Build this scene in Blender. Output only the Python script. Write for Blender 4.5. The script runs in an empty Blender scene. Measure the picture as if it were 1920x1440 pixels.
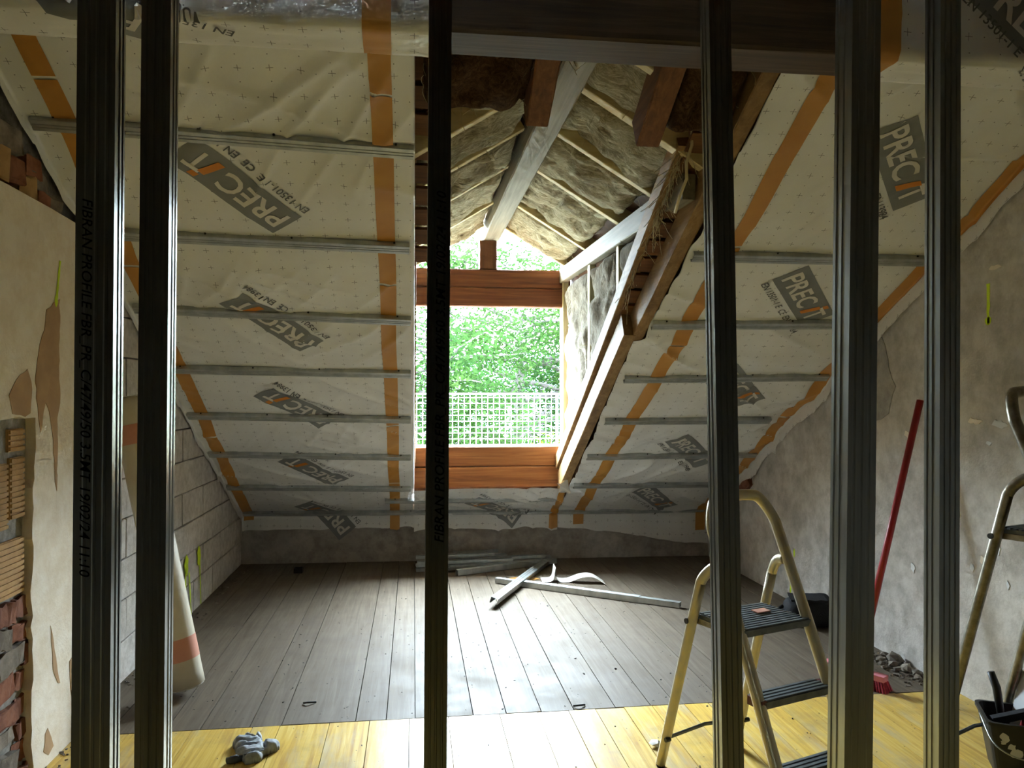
import bpy, bmesh, math, random
from mathutils import Vector, Matrix, noise, Euler
V = Vector
sc = bpy.context.scene
COL = sc.collection

# ------------------------------------------------------------------ camera, sky, exposure
cam_data = bpy.data.cameras.new('camera'); cam = bpy.data.objects.new('camera', cam_data); COL.objects.link(cam)
cam_data.sensor_width = 36.0; cam_data.lens = 27.0; cam_data.shift_y = 20 / 1920
cam.location = (0, 0, 1.5); cam.rotation_euler = (math.pi / 2, 0, -math.radians(7.3))
cam_data.clip_start = 0.05; cam_data.clip_end = 500
sc.camera = cam
world = bpy.data.worlds.new('overcast_sky'); sc.world = world; world.use_nodes = True
bg = world.node_tree.nodes['Background']
# plain overcast sky: brighter overhead than at the horizon, the same in every direction
bg.inputs['Color'].default_value = (0.72, 0.88, 1.0, 1)
_n, _l = world.node_tree.nodes, world.node_tree.links
_tc = _n.new('ShaderNodeTexCoord'); _sp = _n.new('ShaderNodeSeparateXYZ'); _l.new(_tc.outputs['Generated'], _sp.inputs[0])
_mx = _n.new('ShaderNodeMath'); _mx.operation = 'MAXIMUM'; _mx.inputs[1].default_value = 0.0; _l.new(_sp.outputs[2], _mx.inputs[0])
_ma = _n.new('ShaderNodeMath'); _ma.operation = 'MULTIPLY_ADD'; _ma.inputs[1].default_value = 6.0; _ma.inputs[2].default_value = 20.0
_l.new(_mx.outputs[0], _ma.inputs[0]); _l.new(_ma.outputs[0], bg.inputs['Strength'])
def portal(name, loc, rot, sx, sy):
    l = bpy.data.lights.new(name, 'AREA'); l.shape = 'RECTANGLE'; l.size = sx; l.size_y = sy
    l.cycles.is_portal = True
    o = bpy.data.objects.new(name, l); COL.objects.link(o); o.location = loc; o.rotation_euler = rot
portal('window_portal', (0.635, 6.62, 1.93), (-math.pi / 2, 0, 0), 1.27, 1.86)
sc.view_settings.view_transform = 'Standard'; sc.view_settings.look = 'None'
sc.view_settings.exposure = 2.65; sc.view_settings.gamma = 1.0; sc.view_settings.use_curve_mapping = False
try:
    sc.cycles.diffuse_bounces = 6; sc.cycles.max_bounces = 8; sc.cycles.transmission_bounces = 3; sc.cycles.sample_clamp_indirect = 8.0
    sc.cycles.use_adaptive_sampling = True; sc.cycles.adaptive_threshold = .08; sc.cycles.adaptive_min_samples = 12; sc.cycles.use_light_tree = False
except Exception:
    pass

# ------------------------------------------------------------------ materials
def lin(c):
    if isinstance(c, str):
        c = c.lstrip('#'); c = [int(c[i:i + 2], 16) / 255 for i in (0, 2, 4)]
        c = [x / 12.92 if x <= .04045 else ((x + .055) / 1.055) ** 2.4 for x in c]
    return (c[0], c[1], c[2], 1)
class NT:
    def __init__(s, name):
        s.m = bpy.data.materials.new(name); s.m.use_nodes = True; s.t = s.m.node_tree; s.n = s.t.nodes
        s.p = s.n['Principled BSDF']
    def N(s, typ, **kw):
        n = s.n.new(typ)
        for k, v in kw.items():
            if k in n.inputs: n.inputs[k].default_value = v
            else: setattr(n, k, v)
        return n
    def L(s, a, b): s.t.links.new(a, b)
    def coord(s, kind='Object', scale=(1, 1, 1), rand=True):
        c = s.N('ShaderNodeTexCoord'); o = c.outputs[kind]
        if rand:
            oi = s.N('ShaderNodeObjectInfo'); ad = s.N('ShaderNodeVectorMath', operation='MULTIPLY_ADD')
            cb = s.N('ShaderNodeCombineXYZ')
            s.L(oi.outputs['Random'], cb.inputs[0]); s.L(oi.outputs['Random'], cb.inputs[1]); s.L(oi.outputs['Random'], cb.inputs[2])
            s.L(cb.outputs[0], ad.inputs[0]); ad.inputs[1].default_value = (37, 51, 23); s.L(o, ad.inputs[2]); o = ad.outputs[0]
        mp = s.N('ShaderNodeMapping'); mp.inputs['Scale'].default_value = scale; s.L(o, mp.inputs['Vector'])
        return mp.outputs[0]
    def noise(s, vec, scale=5, detail=5, rough=.6, dist=0):
        n = s.N('ShaderNodeTexNoise'); n.inputs['Scale'].default_value = scale; n.inputs['Detail'].default_value = detail
        n.inputs['Roughness'].default_value = rough; n.inputs['Distortion'].default_value = dist; s.L(vec, n.inputs['Vector']); return n.outputs[0]
    def ramp(s, fac, stops):
        r = s.N('ShaderNodeValToRGB'); e = r.color_ramp.elements
        while len(e) < len(stops): e.new(.5)
        for i, (p, c) in enumerate(stops): e[i].position = p; e[i].color = lin(c) if not isinstance(c, (int, float)) else (c, c, c, 1)
        s.L(fac, r.inputs[0]); return r.outputs[0]
    def mix(s, fac, a, b, mode='MIX'):
        m = s.N('ShaderNodeMix', data_type='RGBA', blend_type=mode)
        if isinstance(fac, (int, float)): m.inputs[0].default_value = fac
        else: s.L(fac, m.inputs[0])
        for i, x in ((6, a), (7, b)):
            if hasattr(x, 'links'): s.L(x, m.inputs[i])
            else: m.inputs[i].default_value = lin(x)
        return m.outputs[2]
    def math(s, op, a, b=None):
        m = s.N('ShaderNodeMath', operation=op)
        for i, x in ((0, a), (1, b)):
            if x is None: continue
            if isinstance(x, (int, float)): m.inputs[i].default_value = x
            else: s.L(x, m.inputs[i])
        return m.outputs[0]
    def bump(s, h, strength=.3, dist=.01, prev=None):
        b = s.N('ShaderNodeBump'); b.inputs['Strength'].default_value = strength; b.inputs['Distance'].default_value = dist
        s.L(h, b.inputs['Height'])
        if prev is not None: s.L(prev, b.inputs['Normal'])
        return b.outputs[0]
    def out(s, col, rough=.6, metal=0, nrm=None, spec=.5):
        if hasattr(col, 'links'): s.L(col, s.p.inputs['Base Color'])
        else: s.p.inputs['Base Color'].default_value = lin(col)
        if hasattr(rough, 'links'): s.L(rough, s.p.inputs['Roughness'])
        else: s.p.inputs['Roughness'].default_value = rough
        s.p.inputs['Metallic'].default_value = metal; s.p.inputs['Specular IOR Level'].default_value = spec
        if nrm is not None: s.L(nrm, s.p.inputs['Normal'])
        return s.m
    def vary(s, col, amt=.15):
        oi = s.N('ShaderNodeObjectInfo'); h = s.N('ShaderNodeHueSaturation')
        v = s.math('MULTIPLY_ADD', oi.outputs['Random'], amt * 2); s.n[v.node.name].inputs[2].default_value = 1 - amt
        s.L(v, h.inputs['Value']); s.L(col, h.inputs['Color']); return h.outputs[0]
def mat(name, c1, c2=None, scale=6, rough=.6, metal=0, stretch=(1, 1, 1), bump=0, bscale=40, bdist=.004, lo=.35, hi=.65, vary=0, spec=.5):
    t = NT(name); v = t.coord(scale=stretch)
    col = t.ramp(t.noise(v, scale, 4, .6), [(lo, c1), (hi, c2 or c1)])
    if vary: col = t.vary(col, vary)
    nr = t.bump(t.noise(v, bscale, 4, .6), bump, bdist) if bump else None
    return t.out(col, rough, metal, nr, spec)
def wood(name, c1, c2, c3, axis='X', rough=.65, vary=.12, scale=1.0, dirt=None, spec=.4):
    t = NT(name); st = {'X': (.35, 9, 9), 'Y': (9, .35, 9), 'Z': (9, 9, .35)}[axis]
    v = t.coord(scale=st); v2 = t.coord(scale=(1, 1, 1))
    g = t.noise(v, 4 * scale, 5, .65, .6)
    col = t.ramp(g, [(.28, c1), (.5, c2), (.72, c3)])
    if dirt: col = t.mix(t.ramp(t.noise(v2, 5, 6, .7), [(.45, 0.0), (.72, 1.0)]), col, dirt)
    col = t.vary(col, vary)
    return t.out(col, rough, 0, t.bump(g, .35, .003), spec)

M = {}
M['plank_grey'] = None
def floor_mat(name, stops, dirt, spots, rlo, rhi, wear=None, spec=.4):
    t = NT(name); v = t.coord(scale=(11, .5, 11)); v2 = t.coord(scale=(1, 1, 1)); v3 = t.coord(rand=False)
    g = t.noise(v, 3.2, 5, .62, 1.2)
    col = t.ramp(g, stops)
    col = t.vary(col, .06)
    if wear: col = t.mix(t.ramp(t.noise(t.coord(scale=(3, .6, 3)), 2.6, 6, .65), [(.5, 0.0), (.68, .85)]), col, wear)
    col = t.mix(t.ramp(t.noise(v2, 3.0, 7, .7), [(.5, 0.0), (.78, .75)]), col, dirt)
    vo = t.N('ShaderNodeTexVoronoi'); vo.inputs['Scale'].default_value = 19; t.L(v3, vo.inputs['Vector'])
    col = t.mix(t.ramp(vo.outputs['Distance'], [(.035, 1.0), (.07, 0.0)]), col, spots)
    r = t.ramp(t.noise(v2, 4, 5, .6), [(.3, rlo), (.7, rhi)])
    return t.out(col, r, 0, t.bump(g, .25, .002), spec)
M['plank_grey'] = floor_mat('grey_floor_wood', [(.25, '#54483a'), (.5, '#63584a'), (.75, '#706557')], '#5a5046', '#332c25', .55, .75, None, .22)
M['plank_yellow'] = floor_mat('yellow_floor_wood', [(.3, '#b98f45'), (.5, '#d6b254'), (.7, '#e2c876')], '#97815a', '#4c3a20', .34, .5, '#bdae8a', .2)
M['subfloor'] = mat('subfloor_dark', '#2a221c', '#1b1613')
M['membrane'] = None
def membrane_mat():
    t = NT('printed_membrane'); c = t.N('ShaderNodeTexCoord'); sp = t.N('ShaderNodeSeparateXYZ'); t.L(c.outputs['UV'], sp.inputs[0])
    def cell(o, off, per): return t.math('ABSOLUTE', t.math('SUBTRACT', t.math('FRACT', t.math('ADD', t.math('MULTIPLY', o, 1 / per), off)), .5))
    P = .115
    du, dv = cell(sp.outputs[0], .0, P), cell(sp.outputs[1], .0, P)
    w, L = .0011 / P, .014 / P
    def AND(a, b): return t.math('MULTIPLY', a, b)
    def LT(a, b): return t.math('LESS_THAN', a, b)
    cross = t.math('MAXIMUM', AND(LT(du, w), LT(dv, L)), AND(LT(dv, w), LT(du, L)))
    eu, ev = cell(sp.outputs[0], .5, P), cell(sp.outputs[1], .5, P)
    w2 = .0022 / P
    dots = t.math('MAXIMUM', AND(LT(eu, w2), LT(dv, w2)), AND(LT(du, w2), LT(ev, w2)))
    mark = t.math('MULTIPLY', t.math('MAXIMUM', cross, dots), .8)
    v = t.coord(scale=(1, 1, 1), rand=False)
    col = t.ramp(t.noise(v, 2.5, 6, .6), [(.3, '#dfdfdc'), (.7, '#ecedec')])
    col = t.mix(mark, col, '#3b3a38')
    return t.out(col, .42, 0, t.bump(t.noise(v, 22, 5, .65), .22, .006), .5)
M['membrane'] = membrane_mat()
M['membrane_back'] = mat('membrane_plain', '#d8d4cc', '#c4beb4', rough=.5, bump=.2, bscale=20)
M['tape'] = mat('orange_tape', '#bd843a', '#cc954a', scale=3, rough=.42, bump=.12, bscale=25)
M['logo_grey'] = mat('logo_grey_ink', '#868887', '#7b7e7d', rough=.45)
M['logo_white'] = mat('logo_white_ink', '#e2ded6', '#dad5cc', rough=.45)
M['logo_orange'] = mat('logo_orange_ink', '#d98a33', '#cf7f2c', rough=.45)
M['ink'] = mat('grey_print_ink', '#5d5e5e', '#66686a', rough=.5)
M['black_ink'] = mat('black_print_ink', '#070707', '#0a0a0a', rough=.8, spec=.1)
M['galv'] = mat('galvanised_steel', '#a6abab', '#bfc3c2', scale=14, rough=.36, metal=.65, stretch=(1, 1, .15), bump=.05, bscale=60, vary=.08)
M['galv_dark'] = mat('galvanised_steel_stud', '#969b99', '#aaafad', scale=9, rough=.28, metal=.97, stretch=(3, 3, .2), bump=.05, bscale=60)
M['alu'] = mat('worn_aluminium', '#a39c8c', '#7d7768', scale=25, rough=.35, metal=.75, bump=.15, bscale=90)
M['alu_yellow'] = mat('paint_stained_aluminium', '#d3c394', '#bdb5a2', scale=12, rough=.36, metal=.45, bump=.15, bscale=90)
M['tread'] = mat('ribbed_tread', '#5a6062', '#777b7b', scale=18, rough=.5, metal=.5)
M['red_plastic'] = mat('red_plastic', '#a3161f', '#8c1119', rough=.4)
M['dark_red'] = mat('dark_red_plastic', '#5a1712', '#45100c', rough=.5)
M['pink'] = mat('pink_plastic', '#e88b98', '#e07a88', rough=.5)
M['bristle'] = mat('pink_bristles', '#c8405a', '#9c2a44', scale=60, rough=.8, bump=.8, bscale=160)
M['black_plastic'] = mat('black_plastic', '#121313', '#1c1d1e', rough=.45, scale=20)
M['black_cloth'] = mat('black_cloth', '#15161a', '#1d1e23', rough=.9, bump=.5, bscale=120)
M['rubber'] = mat('black_rubber', '#0c0c0c', '#151515', rough=.7)
M['paint_white'] = mat('white_paint_splash', '#cfd2d2', '#dddddd', rough=.6)
M['neon'] = mat('neon_yellow_paint', '#dcf52a', '#c8e61e', rough=.6)
M['beam_dark'] = wood('dark_roof_timber', '#30231a', '#463625', '#5c4c3a', 'X', vary=.05)
M['beam_grey'] = wood('weathered_ridge_timber', '#655c48', '#7d745e', '#908770', 'Y', vary=.06)
M['beam_red_x'] = wood('red_brown_timber_x', '#6e4223', '#8f5930', '#a56f42', 'X', vary=.1)
M['beam_hdr'] = wood('dark_red_header_timber', '#4a2512', '#653719', '#774724', 'X', vary=.1)
M['beam_red_z'] = wood('red_brown_timber_z', '#3f2210', '#553118', '#663d20', 'Z', vary=.1)
M['beam_red_y'] = wood('red_brown_timber_y', '#5a351b', '#764a28', '#8a5e36', 'Y', vary=.1)
M['pine_y'] = wood('pale_pine_y', '#7e6039', '#9a794c', '#ac8d61', 'Y', vary=.08, dirt='#6d5233')
M['pine_z'] = wood('pale_pine_z', '#a89b70', '#b9ad84', '#c6bc96', 'Z', vary=.05)
M['pine_x'] = wood('pale_pine_x', '#c2ae7c', '#d4c393', '#e0d3a8', 'X', vary=.05)
M['deck'] = wood('brown_roof_board', '#4a2f1a', '#6b4526', '#7d5631', 'X', vary=.2)
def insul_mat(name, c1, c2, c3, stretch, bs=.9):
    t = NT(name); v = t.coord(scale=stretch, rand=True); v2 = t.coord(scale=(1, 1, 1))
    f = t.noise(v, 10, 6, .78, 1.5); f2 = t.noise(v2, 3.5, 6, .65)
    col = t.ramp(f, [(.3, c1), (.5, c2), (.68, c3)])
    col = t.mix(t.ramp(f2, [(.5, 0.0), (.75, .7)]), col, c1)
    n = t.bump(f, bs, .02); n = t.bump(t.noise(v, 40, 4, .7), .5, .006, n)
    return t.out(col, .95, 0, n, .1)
M['wool'] = insul_mat('mineral_wool_roof', '#5f533e', '#b5ab8a', '#ebe4ca', (1.2, 5, 3))  # darkest fibre tone also paints in the shade of the wool's crevices
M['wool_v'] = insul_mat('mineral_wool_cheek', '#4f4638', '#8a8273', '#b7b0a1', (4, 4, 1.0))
M['wool_brown'] = insul_mat('mineral_wool_brown', '#2e2016', '#5c4330', '#7e6248', (3, 3, 3))
M['fibre'] = mat('wool_fibre', '#c9bd9a', '#b3a37c', rough=.95)
def concrete_mat(name, c1, c2, c3, splash=0.0, sc_=1.0):
    t = NT(name); v = t.coord(scale=(1, 1, 1), rand=False)
    a = t.noise(v, 1.3 * sc_, 5, .68, .4); b = t.noise(v, 9 * sc_, 5, .7)
    col = t.ramp(a, [(.3, c1), (.5, c2), (.7, c3)])
    col = t.mix(t.ramp(b, [(.35, .55), (.6, 0.0)]), col, c1, 'MULTIPLY')
    sv = t.coord(scale=(1, 1, .25), rand=False)
    col = t.mix(t.ramp(t.noise(sv, 5 * sc_, 7, .7), [(.55, 0.0), (.8, .5)]), col, c1)
    if splash:
        s = t.noise(v, 26, 5, .75, 1.0); msk = t.noise(v, .9, 3, .5)
        k = t.math('MULTIPLY', t.ramp(s, [(.64, 0.0), (.69, 1.0)]), t.ramp(msk, [(.48, 0.0), (.6, splash)]))
        col = t.mix(k, col, '#c9c4b8')
    n = t.bump(b, .5, .008); n = t.bump(t.noise(v, 70, 4, .6), .4, .003, n)
    return t.out(col, .9, 0, n, .2)
M['concrete'] = concrete_mat('grey_render', '#b0aba3', '#cdc8c1', '#dcd8d2', .8)
M['concrete_pale'] = concrete_mat('pale_render_patch', '#a19d95', '#b3afa8', '#bfbcb5', 0)
M['kneewall'] = concrete_mat('dark_knee_wall', '#a09a92', '#b5afa7', '#c3beb7', 0)
M['block'] = concrete_mat('cement_block', '#bdb8b0', '#d0cbc4', '#dcd8d2', 0, 2.0)
M['mortar'] = concrete_mat('mortar', '#858078', '#97928a', '#a5a098', 0, 3.0)
M['plaster'] = concrete_mat('cream_plaster', '#e6dccb', '#f1e8d9', '#f6f0e5', 0)
M['paper_tan'] = mat('torn_tan_paper', '#a98763', '#b9976f', scale=9, rough=.85)
M['brick_yellow'] = mat('yellow_hollow_tile', '#b08a56', '#c39c66', scale=14, rough=.85, bump=.5, bscale=50, vary=.12)
M['brick_red'] = mat('red_brick', '#6c3d28', '#8c5a42', scale=14, rough=.9, bump=.8, bscale=30, vary=.25)
M['stone'] = mat('rubble_stone', '#6b6156', '#8c8275', scale=16, rough=.95, bump=.8, bscale=35, vary=.25)
M['roll'] = mat('membrane_roll', '#d6cdb8', '#c9bfa8', scale=4, rough=.5, bump=.1, bscale=15)
M['roll_band'] = mat('roll_pink_band', '#cf8f78', '#d69a82', scale=4, rough=.5)
M['glove'] = mat('grey_work_glove', '#a7aeb4', '#868d94', scale=30, rough=.7, bump=.5, bscale=70)
M['glove_dark'] = mat('dark_glove_coating', '#565c62', '#454b51', scale=30, rough=.6)
M['paper'] = mat('white_offcut', '#c9c3b8', '#d7d2c8', rough=.6)
M['fence'] = mat('galvanised_mesh', '#7d8f8a', '#88999a', rough=.6)
M['bark'] = mat('tree_bark', '#120e0a', '#1e1812', scale=8, rough=.9, bump=.6, bscale=20)
def leaf_mat(name, c1, c2, sc_=1.1):
    t = NT(name); v = t.coord(rand=True)
    col = t.ramp(t.noise(v, sc_, 4, .7), [(.35, c1), (.65, c2)])
    d = t.N('ShaderNodeBsdfDiffuse'); tr = t.N('ShaderNodeBsdfTranslucent'); mx = t.N('ShaderNodeMixShader'); mx.inputs[0].default_value = .4
    t.L(col, d.inputs[0]); t.L(col, tr.inputs[0]); t.L(d.outputs[0], mx.inputs[1]); t.L(tr.outputs[0], mx.inputs[2])
    t.L(mx.outputs[0], t.n['Material Output'].inputs[0]); return t.m
M['leaf'] = leaf_mat('tree_leaf', (.0055, .015, .0042), (.0115, .024, .0055))
M['leaf_dark'] = leaf_mat('dark_leaf', (.005, .015, .005), (.009, .022, .006))
M['leaf_yellow'] = leaf_mat('yellow_leaf', (.02, .028, .004), (.032, .036, .005))
M['bounce_ground'] = mat('pale_bounce_ground', '#7b7a70', '#8c8b82', rough=.95)  # ground surface made pale to bounce daylight up into the attic
M['hill'] = mat('haze_tinted_hill', '#56717f', '#64808d', scale=.3, rough=1)  # distance haze is put into the blue-grey base colour
M['house_red'] = mat('house_red', '#3a1a14', '#43211a', rough=.9)
M['room'] = mat('rear_room_boards', '#2f2822', '#3a322b', rough=.9)

# ------------------------------------------------------------------ mesh helpers
class MB:
    def __init__(s): s.v = []; s.f = []; s.uv = None
    def add(s, vs, fs):
        o = len(s.v); s.v += [V(p) for p in vs]; s.f += [tuple(i + o for i in f) for f in fs]; return s
    def box(s, c, d, mtx=None):
        c = V(c); vs = []
        for z in (-.5, .5):
            for x, y in ((-.5, -.5), (.5, -.5), (.5, .5), (-.5, .5)):
                p = V((x * d[0], y * d[1], z * d[2]))
                if mtx: p = mtx @ p
                vs.append(c + p)
        return s.add(vs, [(3, 2, 1, 0), (4, 5, 6, 7), (0, 1, 5, 4), (1, 2, 6, 5), (2, 3, 7, 6), (3, 0, 4, 7)])
    def bar(s, p0, p1, w, h, up=(0, 0, 1), off=(0, 0), segs=1, jit=0, seed=0):
        p0, p1 = V(p0), V(p1); d = (p1 - p0).normalized(); up = V(up); sd = d.cross(up).normalized(); u2 = sd.cross(d).normalized()
        base = len(s.v); rnd = random.Random(seed)
        b = min(w, h) * .06
        ring = [(-w / 2 + b, -h / 2), (w / 2 - b, -h / 2), (w / 2, -h / 2 + b), (w / 2, h / 2 - b), (w / 2 - b, h / 2), (-w / 2 + b, h / 2), (-w / 2, h / 2 - b), (-w / 2, -h / 2 + b)]
        n = len(ring); vs = []
        for i in range(segs + 1):
            c = p0.lerp(p1, i / segs) + sd * off[0] + u2 * off[1]
            for x, y in ring:
                j = V((rnd.uniform(-jit, jit), rnd.uniform(-jit, jit), rnd.uniform(-jit, jit))) if jit else V()
                vs.append(c + sd * x + u2 * y + j)
        fs = []
        for i in range(segs):
            for k in range(n):
                a, b2 = i * n + k, i * n + (k + 1) % n; fs.append((a, b2, b2 + n, a + n))
        fs.append(tuple(range(n - 1, -1, -1))); fs.append(tuple(segs * n + k for k in range(n)))
        return s.add(vs, fs)
    def tube(s, pts, r, seg=10, flat=1.0, up=(0, 0, 1), caps=True, closed=False):
        pts = [V(p) for p in pts]; n = len(pts); rs = r if isinstance(r, (list, tuple)) else [r] * n
        nrm = None; vs = []
        for i, p in enumerate(pts):
            if closed: t = (pts[(i + 1) % n] - pts[i - 1]).normalized()
            else: t = (pts[min(i + 1, n - 1)] - pts[max(i - 1, 0)]).normalized()
            if nrm is None:
                a = V(up); a = a if abs(a.dot(t)) < .95 else V((1, 0, 0)); nrm = (a - t * a.dot(t)).normalized()
            else: nrm = (nrm - t * nrm.dot(t)).normalized()
            bn = t.cross(nrm)
            for k in range(seg):
                an = 2 * math.pi * k / seg; vs.append(p + nrm * math.cos(an) * rs[i] + bn * math.sin(an) * rs[i] * flat)
        fs = []
        for i in range(n if closed else n - 1):
            j = (i + 1) % n
            for k in range(seg):
                k2 = (k + 1) % seg; fs.append((i * seg + k, i * seg + k2, j * seg + k2, j * seg + k))
        if caps and not closed: fs.append(tuple(range(seg - 1, -1, -1))); fs.append(tuple((n - 1) * seg + k for k in range(seg)))
        return s.add(vs, fs)
    def sheet(s, prof, t, p0, p1, ax, ay):
        # thin folded-metal profile (open polyline) swept from p0 to p1
        ax, ay, p0, p1 = V(ax), V(ay), V(p0), V(p1); n = len(prof); inner = []
        for i in range(n):
            def nn(a, b):
                d = V((b[0] - a[0], b[1] - a[1])).normalized(); return V((-d.y, d.x))
            if i == 0: m = nn(prof[0], prof[1])
            elif i == n - 1: m = nn(prof[-2], prof[-1])
            else:
                a, b = nn(prof[i - 1], prof[i]), nn(prof[i], prof[i + 1]); m = (a + b); m = m / max(.3, m.dot(a))
            inner.append((prof[i][0] + m.x * t, prof[i][1] + m.y * t))
        loop = list(prof) + inner[::-1]; L = len(loop)
        vs = [p + ax * x + ay * y for p in (p0, p1) for x, y in loop]
        fs = [(k, (k + 1) % L, (k + 1) % L + L, k + L) for k in range(L)]
        for i in range(n - 1):
            a, b, c, d = i, i + 1, L - 2 - i, L - 1 - i
            fs.append((a, d, c, b)); fs.append((a + L, b + L, c + L, d + L))
        return s.add(vs, fs)
    def grid(s, fn, us, vs_, uv=None):
        o = len(s.v); nu, nv = len(us), len(vs_)
        for b in vs_:
            for a in us:
                s.v.append(V(fn(a, b)))
                if uv is not None:
                    if s.uv is None: s.uv = []
                    s.uv.append(uv(a, b))
        for j in range(nv - 1):
            for i in range(nu - 1):
                q = o + j * nu + i; s.f.append((q, q + 1, q + 1 + nu, q + nu))
        return s
    def poly(s, pts, thick):
        # flat polygon (list of 3D points) extruded by vector thick
        n = len(pts); th = V(thick); vs = [V(p) for p in pts] + [V(p) + th for p in pts]
        return s.add(vs, [tuple(range(n - 1, -1, -1)), tuple(range(n, 2 * n))] + [(k, (k + 1) % n, (k + 1) % n + n, k + n) for k in range(n)])
    def rock(s, c, r, seed, sq=(1, 1, 1), n=1):
        bm = bmesh.new(); bmesh.ops.create_icosphere(bm, subdivisions=n, radius=1)
        rd = random.Random(seed); o = len(s.v); off = V((rd.random() * 50, rd.random() * 50, seed))
        ro = Euler((rd.random() * 6, rd.random() * 6, rd.random() * 6)).to_matrix()
        for v in bm.verts:
            k = 1 + .55 * noise.noise(v.co * 1.3 + off)
            p = ro @ (v.co * k); s.v.append(V(c) + V((p.x * sq[0], p.y * sq[1], p.z * sq[2])) * r)
        for f in bm.faces: s.f.append(tuple(v.index + o for v in f.verts))
        bm.free(); return s
    def build(s, name, m, parent=None, origin=None, smooth=False, fix=True):
        me = bpy.data.meshes.new(name)
        if parent is not None:
            r = parent
            while r.parent is not None: r = r.parent
            base = V(r.location)
            if parent.parent is not None: base = V(r.location)
        elif origin is not None: base = V(origin)
        else:
            xs = [p.x for p in s.v]; ys = [p.y for p in s.v]; zs = [p.z for p in s.v]
            base = V(((min(xs) + max(xs)) / 2, (min(ys) + max(ys)) / 2, min(zs)))
        me.from_pydata([p - base for p in s.v], [], s.f)
        if s.uv is not None:
            l = me.uv_layers.new(name='uv')
            for lp in me.loops: l.data[lp.index].uv = s.uv[lp.vertex_index]
        if fix and s.uv is None:
            bm = bmesh.new(); bm.from_mesh(me); bmesh.ops.recalc_face_normals(bm, faces=bm.faces); bm.to_mesh(me); bm.free()
        me.materials.append(m if not isinstance(m, str) else M[m])
        if smooth: me.polygons.foreach_set('use_smooth', [True] * len(me.polygons))
        o = bpy.data.objects.new(name, me); COL.objects.link(o)
        if parent is None: o.location = base
        else:
            o.parent = parent
            # a part of a mesh thing: root origin is already subtracted
        return o
def tag(o, label, cat, group=None):
    o['label'] = label; o['category'] = cat
    if group: o['group'] = group
    return o
def struct(o): o['kind'] = 'structure'; return o
def empty(name, loc=(0, 0, 0)):
    o = bpy.data.objects.new(name, None); COL.objects.link(o); o.location = loc; o.empty_display_size = .1; return o
def frange(a, b, step):
    n = max(1, int(round((b - a) / step))); return [a + (b - a) * i / n for i in range(n + 1)]
def rough_edge(pts, step, amp, seed, closed=False):
    rd = random.Random(seed); out = []
    for i in range(len(pts) - (0 if closed else 1)):
        a, b = V(pts[i]), V(pts[(i + 1) % len(pts)]); n = max(1, int((b - a).length / step)); d = (b - a)
        pr = V((-d.y, d.x)).normalized() if d.length else V((0, 0))
        for k in range(n): out.append(a + d * (k / n) + pr * rd.uniform(-amp, amp) + d * (rd.uniform(-.3, .3) / n if k else 0))
    if not closed: out.append(V(pts[-1]))
    return out

# text as 2D mesh, triangulated and finely cut so it can be laid on wrinkled sheet
def text2d(body, height, bold=0.0, shear=0.0, maxe=.025, width=None):
    cu = bpy.data.curves.new('t', 'FONT'); cu.body = body; cu.size = 1; cu.offset = bold; cu.shear = shear; cu.resolution_u = 3
    ob = bpy.data.objects.new('t', cu); COL.objects.link(ob); bpy.context.view_layer.update()
    dg = bpy.context.evaluated_depsgraph_get(); me = bpy.data.meshes.new_from_object(ob.evaluated_get(dg))
    xs = [v.co.x for v in me.vertices]; ys = [v.co.y for v in me.vertices]
    x0, x1, y0, y1 = min(xs), max(xs), min(ys), max(ys); k = height / (y1 - y0); kx = k if width is None else width / (x1 - x0)
    for v in me.vertices: v.co = ((v.co.x - x0) * kx, (v.co.y - y0) * k, 0)
    bm = bmesh.new(); bm.from_mesh(me); bmesh.ops.triangulate(bm, faces=bm.faces)
    for _ in range(5):
        ed = [e for e in bm.edges if e.calc_length() > maxe]
        if not ed: break
        bmesh.ops.subdivide_edges(bm, edges=ed, cuts=1); bmesh.ops.triangulate(bm, faces=[f for f in bm.faces if len(f.verts) > 3])
    bm.verts.index_update()
    r = ([(v.co.x, v.co.y) for v in bm.verts], [tuple(v.index for v in f.verts) for f in bm.faces], (x1 - x0) * kx)
    bm.free(); bpy.data.objects.remove(ob); bpy.data.curves.remove(cu); bpy.data.meshes.remove(me); return r

# ------------------------------------------------------------------ roof frame
K = .04; TA = .565; AA = math.atan(TA); CA, SA = math.cos(AA), math.sin(AA)
O0 = V((-1.51, 7.04, .42)); UH = V((1, -K, 0)); VH = V((-K, -1, 0)).normalized()
V3 = V((0, -CA, SA)); N3 = V((VH.x * SA, VH.y * SA, -CA))
def RP(u, v, n=0.0): return O0 + UH * u + V3 * v + N3 * n
def UV_(X, Y):
    u = X + 1.51; return u, (7.04 - K * u - Y) / CA
def RXY(X, Y, n=0.0): u, v = UV_(X, Y); return RP(u, v, n)
def zroof(X, Y): return .42 + .565 * (7.04 - K * (X + 1.51) - Y)

XL, XR, YS = -1.51, 2.72, 3.587
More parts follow.
